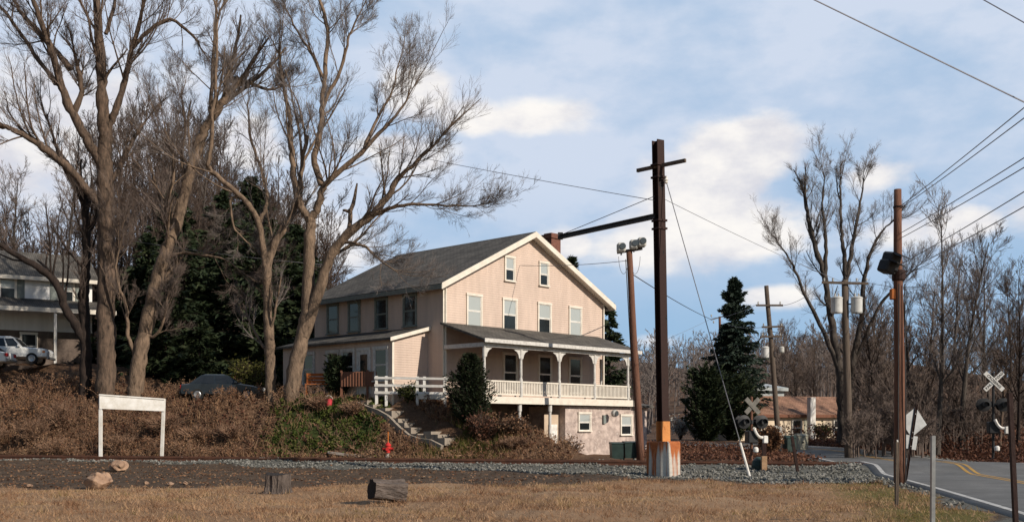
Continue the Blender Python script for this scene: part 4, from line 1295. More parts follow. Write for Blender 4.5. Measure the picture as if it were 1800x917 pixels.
# concrete steps going down the bank
sa, sb = P(648, 694, 57.6), ground_at(795, 775)
sa[2] = tz(sa[0], sa[1])
st_n = 13
stp = thing('garden_steps', (sb[0], sb[1], sb[2]), 'worn concrete steps with side curb running down the brushy bank', 'steps')
dv = (sa - sb); run = dv[:2] / np.linalg.norm(dv[:2]); sd_ = np.array((-run[1], run[0]))
for k in range(st_n):
    p = sb + dv * (k + .5) / st_n - sb
    p[2] = tz(sb[0] + p[0], sb[1] + p[1]) - sb[2] + .06
    hl_ = np.linalg.norm(dv[:2]) / st_n / 2 + .03
    c4 = [p[:2] + run * i * hl_ + sd_ * j * .55 for i, j in ((-1, -1), (1, -1), (1, 1), (-1, 1))]
    MB().hexa([(*q, p[2] - .35) for q in c4], [(*q, p[2] + .02) for q in c4]).build('step', 'concrete', stp)
cp_ = []
for k in range(9):
    q = sb + dv * k / 8; q = q + np.array((*(sd_ * .72), 0)); cp_.append((q[0] - sb[0], q[1] - sb[1], tz(q[0], q[1]) - sb[2] + .12))
for i in range(8): MB().beam(cp_[i], cp_[i + 1], .18, .30).build('curb', 'concrete', stp)

# brown board fence and orange bench on the plateau
fa, fb = P(600, 684, 58.8), P(692, 682, 57.6)
gz_ = tz(fb[0], fb[1])
bf = thing('board_fence', (fa[0], fa[1], gz_), 'low red brown board fence in front of the shaded sun room', 'fence')
d2 = fb[:2] - fa[:2]; n_ = 18
zt2 = P(640, 652, 58)[2] - gz_; zb3 = P(640, 678, 58)[2] - gz_
mb = MB()
for k in range(n_):
    p = d2 * (k + .5) / n_; hw = np.linalg.norm(d2) / n_ / 2 - .01
    mb.box(p[0] - hw, p[0] + hw, p[1] - .012, p[1] + .012, zb3, zt2 + .02 * math.sin(k * 3.1))
mb.build('boards', 'fence', bf)
for q in (0, .5, 1.): MB().box(d2[0] * q - .06, d2[0] * q + .06, d2[1] * q + .02, d2[1] * q + .13, -.6, zt2 + .08).build('post', 'fence', bf)
for z in (zb3 + .12, zt2 - .12): MB().beam((0, .03, z), (d2[0], d2[1] + .03, z), .04, .09).build('rail', 'fence', bf)
fa = P(536, 690, 59.5); gz_ = tz(fa[0], fa[1])
be = thing('garden_bench', (fa[0], fa[1], gz_), 'orange brown wooden bench on the bank beside the right hand tree trunks', 'bench')
w_ = (594 - 536) / F * 59.5; zt2 = P(0, 655, 59.5)[2] - gz_; zs = P(0, 674, 59.5)[2] - gz_
mb = MB()
for k in range(3): mb.box(0, w_, .40, .44, zs + .05 + k * (zt2 - zs) / 3, zs - .0 + (k + 1) * (zt2 - zs) / 3)
mb.build('backrest', 'orange', be); MB().cbox(0, w_, -.1, .42, zs - .06, zs, .015).build('seat', 'orange', be)
for x_ in (.06, w_ - .06):
    for y_ in (-.05, .4): MB().box(x_ - .04, x_ + .04, y_ - .04, y_ + .04, -.3, zs - .06 if y_ < .2 else zt2 - .02).build('leg', 'orange', be)
g = P(578, 690, 57.5); g[2] = tz(g[0], g[1])
k_ = thing('toy_bucket', g, 'small red plastic bucket at the top of the bank near the orange bench', 'bucket')
MB().lathe([(.13, 0), (.19, .42), (.21, .42), (.21, .45), (.17, .45), (.12, .05)], 16).build('body', 'pink', k_)
th = np.linspace(0, PI, 12); MB().tube(np.stack([.19 * np.cos(th), np.zeros(12), .43 + .2 * np.sin(th)], 1), .012, 5).build('handle', 'white', k_)

# waste bins by the stone wall
for (px, lab) in ((1084, 'dark green waste container by the stone wall, left of the pair'), (1107, 'dark green waste container by the stone wall, nearest the lamp pole')):
    d_ = 56.5; g = P(px, 806, d_); g[2] = tz(g[0], g[1])
    o = thing('waste_container', g, lab, 'waste bin', 'waste bins by the stone wall', .1)
    MB().hexa([(-.29, -.3, .12), (.29, -.3, .12), (.29, .3, .12), (-.29, .3, .12)], [(-.33, -.36, .9), (.33, -.36, .9), (.33, .36, .9), (-.33, .36, .9)]).build('body', 'dumpster', o)
    MB().hexa([(-.35, -.39, .905), (.35, -.39, .905), (.35, .38, .905), (-.35, .38, .905)], [(-.33, -.36, .95), (.33, -.36, .95), (.33, .38, 1.0), (-.33, .38, 1.0)]).build('lid', 'dumpster', o)
    for q in (-.27, .27): MB().lathe([(.12, -.03), (.12, .03)], 14, (q, .25, .12), 'x').build('wheel', 'rubber', o)

# cabinets by the road behind the crossing
for (px, py, w_, h_, mat, lab) in ((1388, 797, .62, .95, 'dumpster', 'dark green utility cabinet beyond the gravel behind the leaning rusty post'),
                                  (1408, 791, .72, .92, 'cabinet', 'beige utility cabinet beside the dark green one in front of the bungalow')):
    g = ground_at(px, py); o = thing('utility_cabinet', g, lab, 'cabinet', None, .2)
    MB().cbox(-w_ / 2, w_ / 2, -.3, .3, -.1, h_, .03).build('body', mat, o)
    MB().hexa([(-w_ / 2 - .03, -.33, h_ + .002), (w_ / 2 + .03, -.33, h_ + .002), (w_ / 2 + .03, .33, h_ + .002), (-w_ / 2 - .03, .33, h_ + .002)], [(-w_ / 2, -.1, h_ + .16), (w_ / 2, -.1, h_ + .16), (w_ / 2, .1, h_ + .16), (-w_ / 2, .1, h_ + .16)]).build('lid', mat, o)
    MB().box(-.05, .05, -.325, -.302, h_ * .5, h_ * .62).build('handle', 'steel_dark', o)
g = ground_at(1343, 826); o = thing('marker_post', g, 'stubby orange footed post with a dark cap on the gravel near the low signal', 'post')
MB().box(-.1, .1, -.1, .1, -.1, .55).build('foot', 'tan_plank', o); MB().box(-.075, .075, -.075, .075, .55, 1.05).build('shaft', 'steel', o)
g = ground_at(1333, 823); o = MB().lathe([(.26, -.1), (.27, .12), (.22, .32), (.1, .44), (.02, .46)], 16).build('ground_dome', 'dumpster'); o.location = g; tag(o, 'small dark domed box on the gravel at the foot of the stubby post', 'equipment box')
g = ground_at(1258, 772); lump('rock', 'lampgrey', g + (0, 0, .4), (.75, .5, .85), 31, 'pointed grey boulder on the verge below the thin reddish pole', 'rock', .25)


# ------------------------------------------------------------------ vehicles
def vehicle(loc, rz, label, cat, paint, name, body, cab, roofz, hw=.9, wheels=(-1.35, 1.4), wr=.34, tail=True):
    """body: side profile (x, z); cab: (xa, xb) at the belt and (xc, xd) at roof"""
    o = thing(name, loc, label, cat, None, rz)
    n = len(body)
    mb = MB()
    rings = []
    for y, inset in ((-hw, .07), (-hw + .10, 0), (hw - .10, 0), (hw, .07)):
        rings.append([(x * (1 - inset * .25), y, z - (inset * .8 if z > .5 else -inset)) for x, z in body])
    v = [p for r in rings for p in r]
    f = [(k * n + i, k * n + (i + 1) % n, (k + 1) * n + (i + 1) % n, (k + 1) * n + i) for k in range(3) for i in range(n)] + [tuple(range(n))[::-1], tuple(range(3 * n, 4 * n))]
    mb.b.append((v, f)); bd = mb.build('body', paint, o)
    (xa, xb), (xc, xd), zb = cab
    w0, w1 = hw - .05, hw - .22
    lo = [(xa, -w0, zb), (xb, -w0, zb), (xb, w0, zb), (xa, w0, zb)]; hi = [(xc, -w1, roofz), (xd, -w1, roofz), (xd, w1, roofz), (xc, w1, roofz)]
    cb = MB().hexa(lo, hi).build('cabin', paint, o)
    MB().hexa([(xc + .06, -w1 + .05, roofz), (xd - .06, -w1 + .05, roofz), (xd - .06, w1 - .05, roofz), (xc + .06, w1 - .05, roofz)],
              [(xc + .2, -w1 + .15, roofz + .05), (xd - .2, -w1 + .15, roofz + .05), (xd - .2, w1 - .15, roofz + .05), (xc + .2, w1 - .15, roofz + .05)]).build('roof_panel', paint, cb)
    lerp = lambda a, b, t: tuple(np.array(a) * (1 - t) + np.array(b) * t)

    def panel(c, d0, d1, e0, e1, out):
        """glass panel inside the quad c (4 corners bottom-left.. ) between fractions"""
        q = lambda s, t_: np.array(lerp(lerp(c[0], c[1], s), lerp(c[3], c[2], s), t_))
        a = [q(d0, e0), q(d1, e0), q(d1, e1), q(d0, e1)]
        nn = np.array(out) * .012
        MB().hexa([tuple(p - nn) for p in a], [tuple(p + nn) for p in a]).build('window', 'carglass', cb)
    for sy in (0, 1):
        c = [lo[0], lo[1], hi[1], hi[0]] if sy == 0 else [lo[3], lo[2], hi[2], hi[3]]
        panel(c, .08, .48, .12, .86, (0, -1 if sy == 0 else 1, .2)); panel(c, .54, .93, .12, .86, (0, -1 if sy == 0 else 1, .2))
    panel([lo[1], lo[2], hi[2], hi[1]], .08, .92, .08, .92, (.7, 0, .7)); panel([lo[3], lo[0], hi[0], hi[3]], .08, .92, .12, .9, (-.7, 0, .7))
    xs = [p[0] for p in body]; xf, xr = max(xs), min(xs)
    for sy in (-1, 1):
        for wx in wheels:
            wl_ = MB().lathe([(wr * .62, -.1), (wr * .95, -.11), (wr, -.07), (wr, .07), (wr * .95, .11), (wr * .62, .1)], 22, (wx, sy * (hw - .09), wr), 'y').build('wheel', 'rubber', o)
            MB().lathe([(wr * .6, -.105), (wr * .5, -.12), (wr * .15, -.10), (wr * .15, .10), (wr * .5, .12), (wr * .6, .105)], 18, (wx, sy * (hw - .09), wr), 'y').build('rim', 'chrome', wl_)
        zl_ = .68 if zb < 1.05 else .82
        MB().cbox(xf - .22, xf + .012, sy * .58 - .18, sy * .58 + .18, zl_ - .07, zl_ + .08, .02).build('headlight', 'headlamp', o)
        MB().cbox(xf - .30, xf - .12, sy * (hw - .03) - .04, sy * (hw - .03) + .035, zl_ - .06, zl_ + .06, .01).build('turn_signal', 'amber', o)
        MB().cbox(xr - .015, xr + .16, sy * .68 - .16, sy * .68 + .22 if sy < 0 else sy * .68 + .22, zl_ - .02, zl_ + .2, .02).build('tail_light', 'taillight', o)
        MB().cbox(xb - .32, xb - .14, sy * (hw + .04) - .09, sy * (hw + .04) + .09, zb + .04, zb + .18, .03).build('mirror', paint, o)
    MB().cbox(xf - .06, xf + .07, -hw + .06, hw - .06, .34, .52, .03).build('bumper', 'black' if paint == 'cardark' else 'galv', o)
    MB().cbox(xr - .07, xr + .06, -hw + .06, hw - .06, .36, .54, .03).build('bumper', 'black' if paint == 'cardark' else 'galv', o)
    return o


sedan = [(-2.25, .32), (-2.3, .6), (-2.25, .92), (-1.6, 1.0), (.95, .98), (1.75, .86), (2.2, .70), (2.28, .5), (2.2, .3)]
truck = [(-2.7, .45), (-2.7, 1.1), (-.9, 1.1), (.9, 1.12), (1.2, 1.12), (2.45, 1.02), (2.6, .8), (2.6, .45)]
g = P(394, 688, 62.); g[2] = tz(g[0], g[1])
vehicle(g, .12, 'dark blue sedan parked facing right behind the brush below the evergreens', 'car', 'cardark', 'parked_car', sedan, ((-1.85, 1.0), (-1.15, .25), .94), 1.46)
g = P(16, 640, 70.5); g[2] = max(tz(g[0], g[1]), P(0, 641, 70.5)[2])
vehicle(g, .15, 'white pickup truck parked facing right in front of the white house', 'pickup truck', 'carwhite', 'pickup_truck', truck, ((-.85, 1.1), (-.7, .45), 1.08), 1.78, .95, (-1.65, 1.65), .38)
g = P(-48, 643, 67.); g[2] = max(tz(g[0], g[1]), P(0, 643, 67.)[2] - .1)
vehicle(g, PI + .1, 'white car at the left edge with a red tail light, nose out of frame', 'car', 'carwhite', 'parked_car', sedan, ((-1.85, 1.0), (-1.15, .25), .94), 1.46)

# ------------------------------------------------------------------ bare trees
def tube_blocks(levels, ks):
    return [tubes(p, r, k) for (p, r), k in zip(levels, ks)]


class DrawnTree:
    """a real tree whose main limbs are laid out one by one; finer wood grows from them"""
    def __init__(s, seed, d):
        s.rng = np.random.default_rng(seed); s.d = d; s.limbs = []; s.px = []

    def limb(s, pts, w0, w1, dd=0., flare=False):
        pts = np.asarray(pts, float)
        if s.px:
            allp = np.concatenate(s.px); k = np.argmin(((allp[:, :2] - pts[0]) ** 2).sum(1)); d0 = allp[k, 2]
        else:
            d0 = s.d
        ln = np.concatenate([[0], np.cumsum(np.linalg.norm(np.diff(pts, axis=0), axis=1))])
        n = max(8, int(ln[-1] / 9))
        q = catmull(pts, n)
        tt = np.linspace(0, 1, n)
        dep = d0 + dd * tt ** 1.2
        s.px.append(np.column_stack([q, dep]))
        W = np.stack([P(a, b, c) for (a, b), c in zip(q, dep)])
        W[1:] += s.rng.standard_normal((n - 1, 3)) * .025
        r = (w0 + (w1 - w0) * tt) / 2 / F * dep
        r = r * (1 + .06 * s.rng.standard_normal(n)) * (1 - .5 * tt ** 4 * (not flare))
        if flare: r[:5] *= np.linspace(1.55, 1.05, 5)[:min(5, n)]
        s.limbs.append((W, r))

    def build(s, name, label, cat='tree', group=None, bark='bark', twig='twig', m=(9, 8, 7, 5), dens=1., first=.25, ln=1.0):
        rng = s.rng
        base = s.limbs[0][0][0]
        o = thing(name, base, label, cat, group)
        blocks, tw = [], []
        n0 = 16
        LP, LR = [], []
        for W, r in s.limbs:
            v, f = tubes((W - base)[None], r[None], 12, .045, rng)
            blocks.append((v, f))
            k = np.linspace(0, len(W) - 1, n0); i = np.minimum(k.astype(int), len(W) - 2); fr_ = (k - i)
            LP.append((W[i] * (1 - fr_[:, None]) + W[i + 1] * fr_[:, None]) - base); LR.append(r[i] * (1 - fr_) + r[i + 1] * fr_)
        LP, LR = np.array(LP), np.array(LR)
        thin = (LR.mean(1) < .36) & (np.linalg.norm(np.diff(LP, axis=1), axis=2).sum(1) > 3.0)
        LPt, LRt = LP[thin], LR[thin]
        l1 = spawn(rng, LPt, LRt, int(m[0] * dens), first, 1., 38, .55, 10, .34, .34, .085, .3, 1.4, 5. * ln, .010)
        tipdir = LPt[:, -1] - LPt[:, -3]; tipdir /= np.linalg.norm(tipdir, axis=1, keepdims=True)
        l1b = spawn(rng, LPt, LRt, 3, .9, 1., 20, .5, 10, .7, .3, .075, 0., 2., 4.6 * ln, .011)
        l1 = (np.concatenate([l1[0], l1b[0]]), np.concatenate([l1[1], l1b[1]]))
        l2 = spawn(rng, *l1, m[1], .12, 1., 34, .55, 7, .5, .3, .075, .45, .7, 2.8 * ln, .006)
        l3 = spawn(rng, *l2, m[2], .1, 1., 32, .6, 6, .6, .25, .085, .4, .45, 1.7 * ln, .0045)
        blocks += [tubes(*l1, 5)]
        meshobj('trunk', blocks, bark, o, True)
        tw = [tubes(*l2, 3), tubes(*l3, 3)]
        if m[3]:
            l4 = spawn(rng, *l3, m[3], .15, 1., 30, .65, 4, .7, .18, .09, .35, .3, 1.0 * ln, .0035)
            tw.append(tubes(*l4, 3))
        meshobj('crown', tw, twig, o)
        return o


# A: the tall tree at the left
A = DrawnTree(11, 62.4)
A.limb([(187, 740), (186, 700), (187, 640), (186, 560), (187, 470), (187, 400), (186, 350), (184, 290), (185, 240)], 35, 25, 0, True)
A.limb([(185, 242), (181, 190), (177, 120), (173, 50), (167, -20), (166, -70)], 23, 10, -1.5)
A.limb([(188, 232), (205, 190), (222, 130), (232, 85), (250, 20), (262, -40)], 13, 6, -1.)
A.limb([(234, 85), (262, 55), (300, 35), (340, 65), (362, 100)], 8, 4, 1.)
A.limb([(184, 300), (168, 270), (150, 240), (126, 195), (108, 150), (95, 105), (76, 50), (58, 0), (45, -50)], 19, 9, -2.)
A.limb([(130, 200), (143, 160), (136, 120), (130, 84)], 11, 7, -.5)
A.limb([(124, 122), (98, 90), (62, 50), (32, 15), (15, -25)], 11, 6, 1.)
A.limb([(98, 148), (76, 117), (38, 62), (0, 10), (-30, -20)], 8, 5, 1.5)
A.limb([(184, 366), (150, 330), (125, 300), (90, 270), (55, 245), (25, 228), (0, 222), (-50, 210)], 15, 9, -3.)
A.limb([(192, 320), (208, 300), (220, 272), (240, 235), (258, 208)], 10, 6, 1.)
A.limb([(186, 60), (200, 15), (205, -30)], 7, 4, 1.)
A.build('bare_tree', 'tallest bare tree at the left with a thick trunk behind the white name board', group='bare trees on the railway bank', m=(11, 8, 7, 4))
# A2: dark trunk with the low curved limb
A2 = DrawnTree(12, 63.)
A2.limb([(150, 740), (150, 705), (151, 620), (147, 540), (150, 480), (152, 410), (146, 340)], 24, 12, 0, True)
A2.limb([(150, 600), (136, 575), (116, 545), (106, 512), (82, 480), (42, 456), (0, 430), (-40, 410)], 17, 10, -1.5)
A2.limb([(106, 512), (88, 480), (66, 457)], 8, 5, 1.)
A2.limb([(150, 420), (168, 380), (176, 330), (172, 270)], 8, 5, 1.5)
A2.limb([(147, 360), (128, 300), (100, 260), (82, 200)], 9, 5, 2.)
A2.build('bare_tree', 'dark twisted bare trunk with a low limb crossing the white house', group='bare trees on the railway bank', bark='bark_dark', twig='twig', m=(7, 7, 6, 4))
# B: leaning pale trunk
Bt = DrawnTree(13, 62.)
Bt.limb([(230, 735), (236, 700), (243, 640), (260, 560), (274, 500), (289, 450), (308, 400), (328, 330), (345, 262), (362, 225), (388, 185), (416, 148)], 29, 12, 0, True)
Bt.limb([(284, 470), (308, 446), (350, 447), (392, 455), (430, 480)], 6, 3, -1.)
Bt.limb([(416, 146), (440, 146), (470, 158), (505, 150)], 9, 4, 1.)
Bt.limb([(368, 215), (372, 160), (376, 90), (380, 10), (384, -40)], 8, 4, 1.5)
Bt.limb([(288, 455), (296, 410), (292, 360), (305, 310), (300, 250)], 9, 5, -1.)
Bt.limb([(328, 330), (320, 280), (326, 220), (318, 170)], 7, 4, 1.)
Bt.limb([(244, 640), (226, 590), (222, 540), (204, 480), (214, 420)], 8, 4, -1.)
Bt.limb([(254, 590), (272, 590), (288, 560), (296, 510)], 6, 4, -1.)
tb = Bt.build('bare_tree', 'pale bare tree leaning right with a burl at its broken top', group='bare trees on the railway bank', bark='bark_pale', twig='twig', m=(9, 8, 7, 4))
bl_ = lump('burl', 'bark', (0, 0, 0), (.42, .36, .34), 77, None, None, .5); bl_.location = P(416, 143, 62.) - np.array(tb.location); bl_.parent = tb
# C: the two stemmed spreading tree in front of the house
Ct = DrawnTree(14, 59.2)
Ct.limb([(505, 745), (512, 700), (520, 640), (532, 590), (541, 540), (543, 460), (546, 400), (546, 384)], 30, 17, 0, True)
Ct.limb([(546, 386), (528, 360), (517, 311), (511, 251), (508, 200), (496, 140), (490, 80)], 14, 6, 1.5)
Ct.limb([(546, 384), (557, 370), (566, 336), (580, 316), (626, 276), (661, 241), (701, 196), (718, 168)], 14, 5, -1.5)
Ct.limb([(566, 325), (552, 281), (561, 241), (566, 190), (571, 125), (576, 60), (564, 0), (560, -50)], 12, 6, 1.)
Ct.limb([(533, 590), (555, 530), (581, 452), (611, 411), (651, 381), (681, 346), (701, 311), (726, 291), (752, 261)], 21, 7, -2.5)
Ct.limb([(612, 410), (618, 370), (628, 322)], 9, 6, .5)
Ct.limb([(618, 372), (604, 369)], 8, 5, .2)
Ct.limb([(655, 378), (690, 365), (731, 358), (790, 361), (838, 362)], 7, 3, -1.)
Ct.limb([(601, 425), (640, 432), (665, 455), (700, 480)], 6, 3, -2.)
Ct.limb([(640, 262), (665, 205), (690, 160), (700, 110)], 6, 3, 1.5)
Ct.limb([(566, 190), (600, 120), (615, 60), (640, 10)], 7, 3, -1.)
Ct.limb([(571, 140), (545, 90), (520, 50), (500, 10)], 6, 3, 1.5)
Ct.build('bare_tree', 'wide spreading bare tree reaching right over the roof of the beige house', group='bare trees on the railway bank', bark='bark_pale', twig='twig_grey', m=(11, 8, 7, 4), ln=.8)
C2 = DrawnTree(15, 59.9)
C2.limb([(478, 745), (477, 700), (475, 640), (473, 600), (470, 520), (471, 462), (486, 421), (510, 380), (526, 346), (530, 300), (540, 240)], 22, 7, 0, True)
C2.limb([(471, 510), (463, 440), (452, 385), (425, 346), (378, 306), (366, 291), (372, 250), (374, 200), (380, 130), (382, 40), (400, -10)], 11, 5, -1.5)
C2.limb([(418, 340), (405, 355), (412, 400), (440, 430)], 5, 3, .5)
C2.limb([(455, 395), (470, 350), (460, 300), (440, 240), (436, 180)], 7, 4, 1.5)
C2.build('bare_tree', 'slim pale forked bare tree just left of the spreading one, right of the dark car', group='bare trees on the railway bank', bark='bark_pale', twig='twig_grey', m=(9, 8, 7, 4))
# D: tall many stemmed tree across the road
Dt = DrawnTree(16, 76.)
Dt.limb([(1482, 800), (1479, 700), (1474, 640), (1462, 570), (1450, 490), (1432, 430), (1420, 380), (1414, 330)], 17, 5, 0, True)
Dt.limb([(1494, 790), (1490, 700), (1487, 600), (1486, 480), (1479, 400), (1477, 310)], 15, 5, 1.)
Dt.limb([(1490, 700), (1502, 620), (1514, 560), (1521, 480), (1541, 420), (1572, 385)], 12, 4, -2.)
Dt.limb([(1476, 650), (1446, 580), (1416, 520), (1390, 460), (1360, 415)], 9, 3, -1.)
Dt.limb([(1500, 640), (1545, 540), (1580, 500), (1610, 470)], 7, 3, -2.)
Dt.limb([(1486, 500), (1500, 420), (1512, 360), (1520, 310)], 8, 3, 1.)
Dt.limb([(1450, 490), (1452, 430), (1446, 370), (1450, 310)], 8, 3, -1.)
Dt.build('bare_tree', 'tall many stemmed bare tree behind the transformer pole', bark='bark_grey', twig='twig_grey', m=(11, 8, 7, 3), first=.3, ln=.52)


def random_tree(rng, n, h, r, lean=.06):
    """n trunks (polylines from the origin)"""
    k = 10
    hh = h * rng.uniform(.8, 1.15, n)
    t = np.linspace(0, 1, k)
    d = rng.standard_normal((n, 2)) * lean
    b = rng.standard_normal((n, 2)) * lean
    p = np.zeros((n, k, 3)); p[..., 2] = hh[:, None] * t
    p[..., :2] = hh[:, None, None] * (d[:, None] * t[None, :, None] + b[:, None] * (t ** 2)[None, :, None])
    R = (r * hh / h)[:, None] * (1.12 - t[None] ** 0.8 * .98)
    R[:, 0] *= 1.3
    return p, np.maximum(R, .02)


def wood_levels(rng, p, R, m=(11, 6, 6), rmin=.011, lmax=6.):
    l1 = spawn(rng, p, R, m[0], .28, .98, 42, .42, 7, .5, .45, .11, .45, 1., lmax, rmin * 2)
    l2 = spawn(rng, *l1, m[1], .2, 1., 38, .5, 5, .55, .3, .14, .4, .5, 3., rmin * 1.3)
    l3 = spawn(rng, *l2, m[2], .15, 1., 36, .55, 4, .6, .2, .15, .4, .3, 1.5, rmin)
    return l1, l2, l3


# individually standing slender trees right of and beyond the road
rng = np.random.default_rng(5)
protos = []
for k, (h, r, bk, tg_) in enumerate(((15, .17, 'bark_grey', 'twig_grey'), (12.5, .15, 'bark', 'twig'), (14, .2, 'bark_grey', 'twig'), (11, .13, 'bark_dark', 'twig_brown'))):
    p, R = random_tree(rng, 1, h, r)
    l1, l2, l3 = wood_levels(rng, p, R, (26, 9, 8), .008, 4.2)
    tm = meshobj('trunk', [tubes(p, R, 9), tubes(*l1, 4)], bk); cm_ = meshobj('crown', [tubes(*l2, 3), tubes(*l3, 3)], tg_)
    protos.append((tm, cm_, h)); 
first = [True] * 4
kinds = ('tall slender grey bare tree in the wood across the road', 'thin brown bare tree in the wood across the road',
         'stout grey bare tree in the wood across the road', 'low dark bare tree in the wood across the road')


def place(k, loc, sc, rz, label, group):
    o = thing('bare_tree', loc, label, 'tree', group, rz); o.scale = (sc, sc, sc)
    tm, cm_, _ = protos[k]
    for q in (tm, cm_):
        if first[k]: c_ = q
        else:
            c_ = q.copy(); COL.objects.link(c_)
        c_.parent = o
    first[k] = False
    return o


# (photo column, distance, kind, scale)
for (px, d, k, sc, lab) in ((1646, 62, 0, .86, 'pale slender bare tree just right of the diamond road sign'), (1690, 66, 2, .84, None), (1622, 70, 1, .9, None), (1720, 72, 0, .72, None),
                       (1755, 63, 1, .74, None), (1788, 60, 3, .85, None), (1600, 72, 2, .75, None), (1560, 76, 1, .85, None), (1540, 74, 3, .8, None),
                       (1665, 82, 0, .85, None), (1705, 88, 1, 1.0, None), (1740, 80, 2, .8, None), (1775, 90, 0, .8, None), (1810, 74, 1, .8, None),
                       (1835, 66, 2, .8, None), (1525, 108, 0, .8, None), (1432, 112, 1, .8, None), (1402, 118, 3, .95, None), (1378, 124, 0, .72, None)):
    g = P(px, 0, d); g[2] = tz(g[0], g[1]) - .1
    far = px < 1500
    place(k, g, sc, px * 1.7, lab or ((kinds[k] if not far else 'distant bare tree behind the roof of the cream bungalow')), 'bare trees across the road' if not far else 'bare trees behind the bungalow')
# a few behind the left hand trees
for (px, d, k, sc, lab) in ((110, 82, 0, 1.05, None), (20, 92, 2, 1.0, None), (300, 92, 2, 1.1, None), (352, 88, 0, 1.15, None), (250, 84, 1, 1.15, None), (420, 96, 2, .95, None), (380, 90, 3, 1.1, None)):
    g = P(px, 0, d); g[2] = tz(g[0], g[1]) - .1
    place(k, g, sc, px * 1.3, 'bare tree rising behind the evergreens and the big left trunks', 'bare trees behind the evergreens')


# woods that read as one mass
def wood_mass(name, label, spots, h, r, seed, mat, rmin, m=(10, 6, 6)):
    rng = np.random.default_rng(seed)
    n = len(spots)
    p, R = random_tree(rng, n, h, r, .05)
    sc = spots[:, 2][:, None, None] if spots.shape[1] > 2 else 1.
    p = p * sc
    base = np.column_stack([spots[:, 0], spots[:, 1], terrain(spots[:, 0], spots[:, 1]) - .2])
    p = p + base[:, None]
    l1, l2, l3 = wood_levels(rng, p, R, m, rmin)
    o = meshobj(name, [tubes(p, R, 5), tubes(*l1, 3), tubes(*l2, 3), tubes(*l3, 3)], mat)
    return tag(o, label, 'wood', kind='stuff')


rng = np.random.default_rng(8)


def spots(n, px0, px1, d0, d1, s0=.7, s1=1.1):
    d = rng.uniform(d0, d1, n); px = rng.uniform(px0, px1, n)
    return np.column_stack([(px - 900) / F * d, d, rng.uniform(s0, s1, n)])


def lit_gap(q):
    """keep the low sun's path to the bungalow front open"""
    dx, dy = q[:, 0] - 27, q[:, 1] - 95
    along = dx * .898 - dy * .439; off = np.abs(dx * .439 + dy * .898)
    return q[~((off < 11) & (along > -2) & (along < 34))]


wood_mass('hillside_wood', 'dense brown leafless wood on the hillside behind the left trees', np.vstack([spots(46, -140, 190, 86, 125, .5, .8), spots(56, 190, 400, 86, 125, .95, 1.3), spots(56, 390, 575, 86, 125, .75, 1.05), spots(30, 150, 520, 80, 92, .7, .95)]), 15, .16, 3, 'twig_brown', .013, (11, 7, 7))
wood_mass('roadside_wood', 'tangled brown leafless wood right of the road behind the signal', lit_gap(np.vstack([spots(90, 1500, 1900, 76, 112, .5, .9), spots(30, 1330, 1560, 118, 150, .6, .9)])), 12, .13, 4, 'twig', .012, (11, 7, 7))
wood_mass('far_wood', 'far grey leafless wood on the skyline left of the tall spruce', np.vstack([spots(170, 1040, 1560, 170, 330, .7, 1.05), spots(120, 1040, 1900, 330, 420, .8, 1.1)]), 14, .2, 6, 'twig_grey', .03, (9, 5, 5))
wood_mass('thicket', 'low dense brush thicket between the road and the wood', np.vstack([lit_gap(spots(170, 1500, 1900, 64, 86, .22, .42)), spots(40, 1500, 1640, 58, 66, .15, .22)]), 12, .06, 7, 'twig', .008, (14, 6, 5))


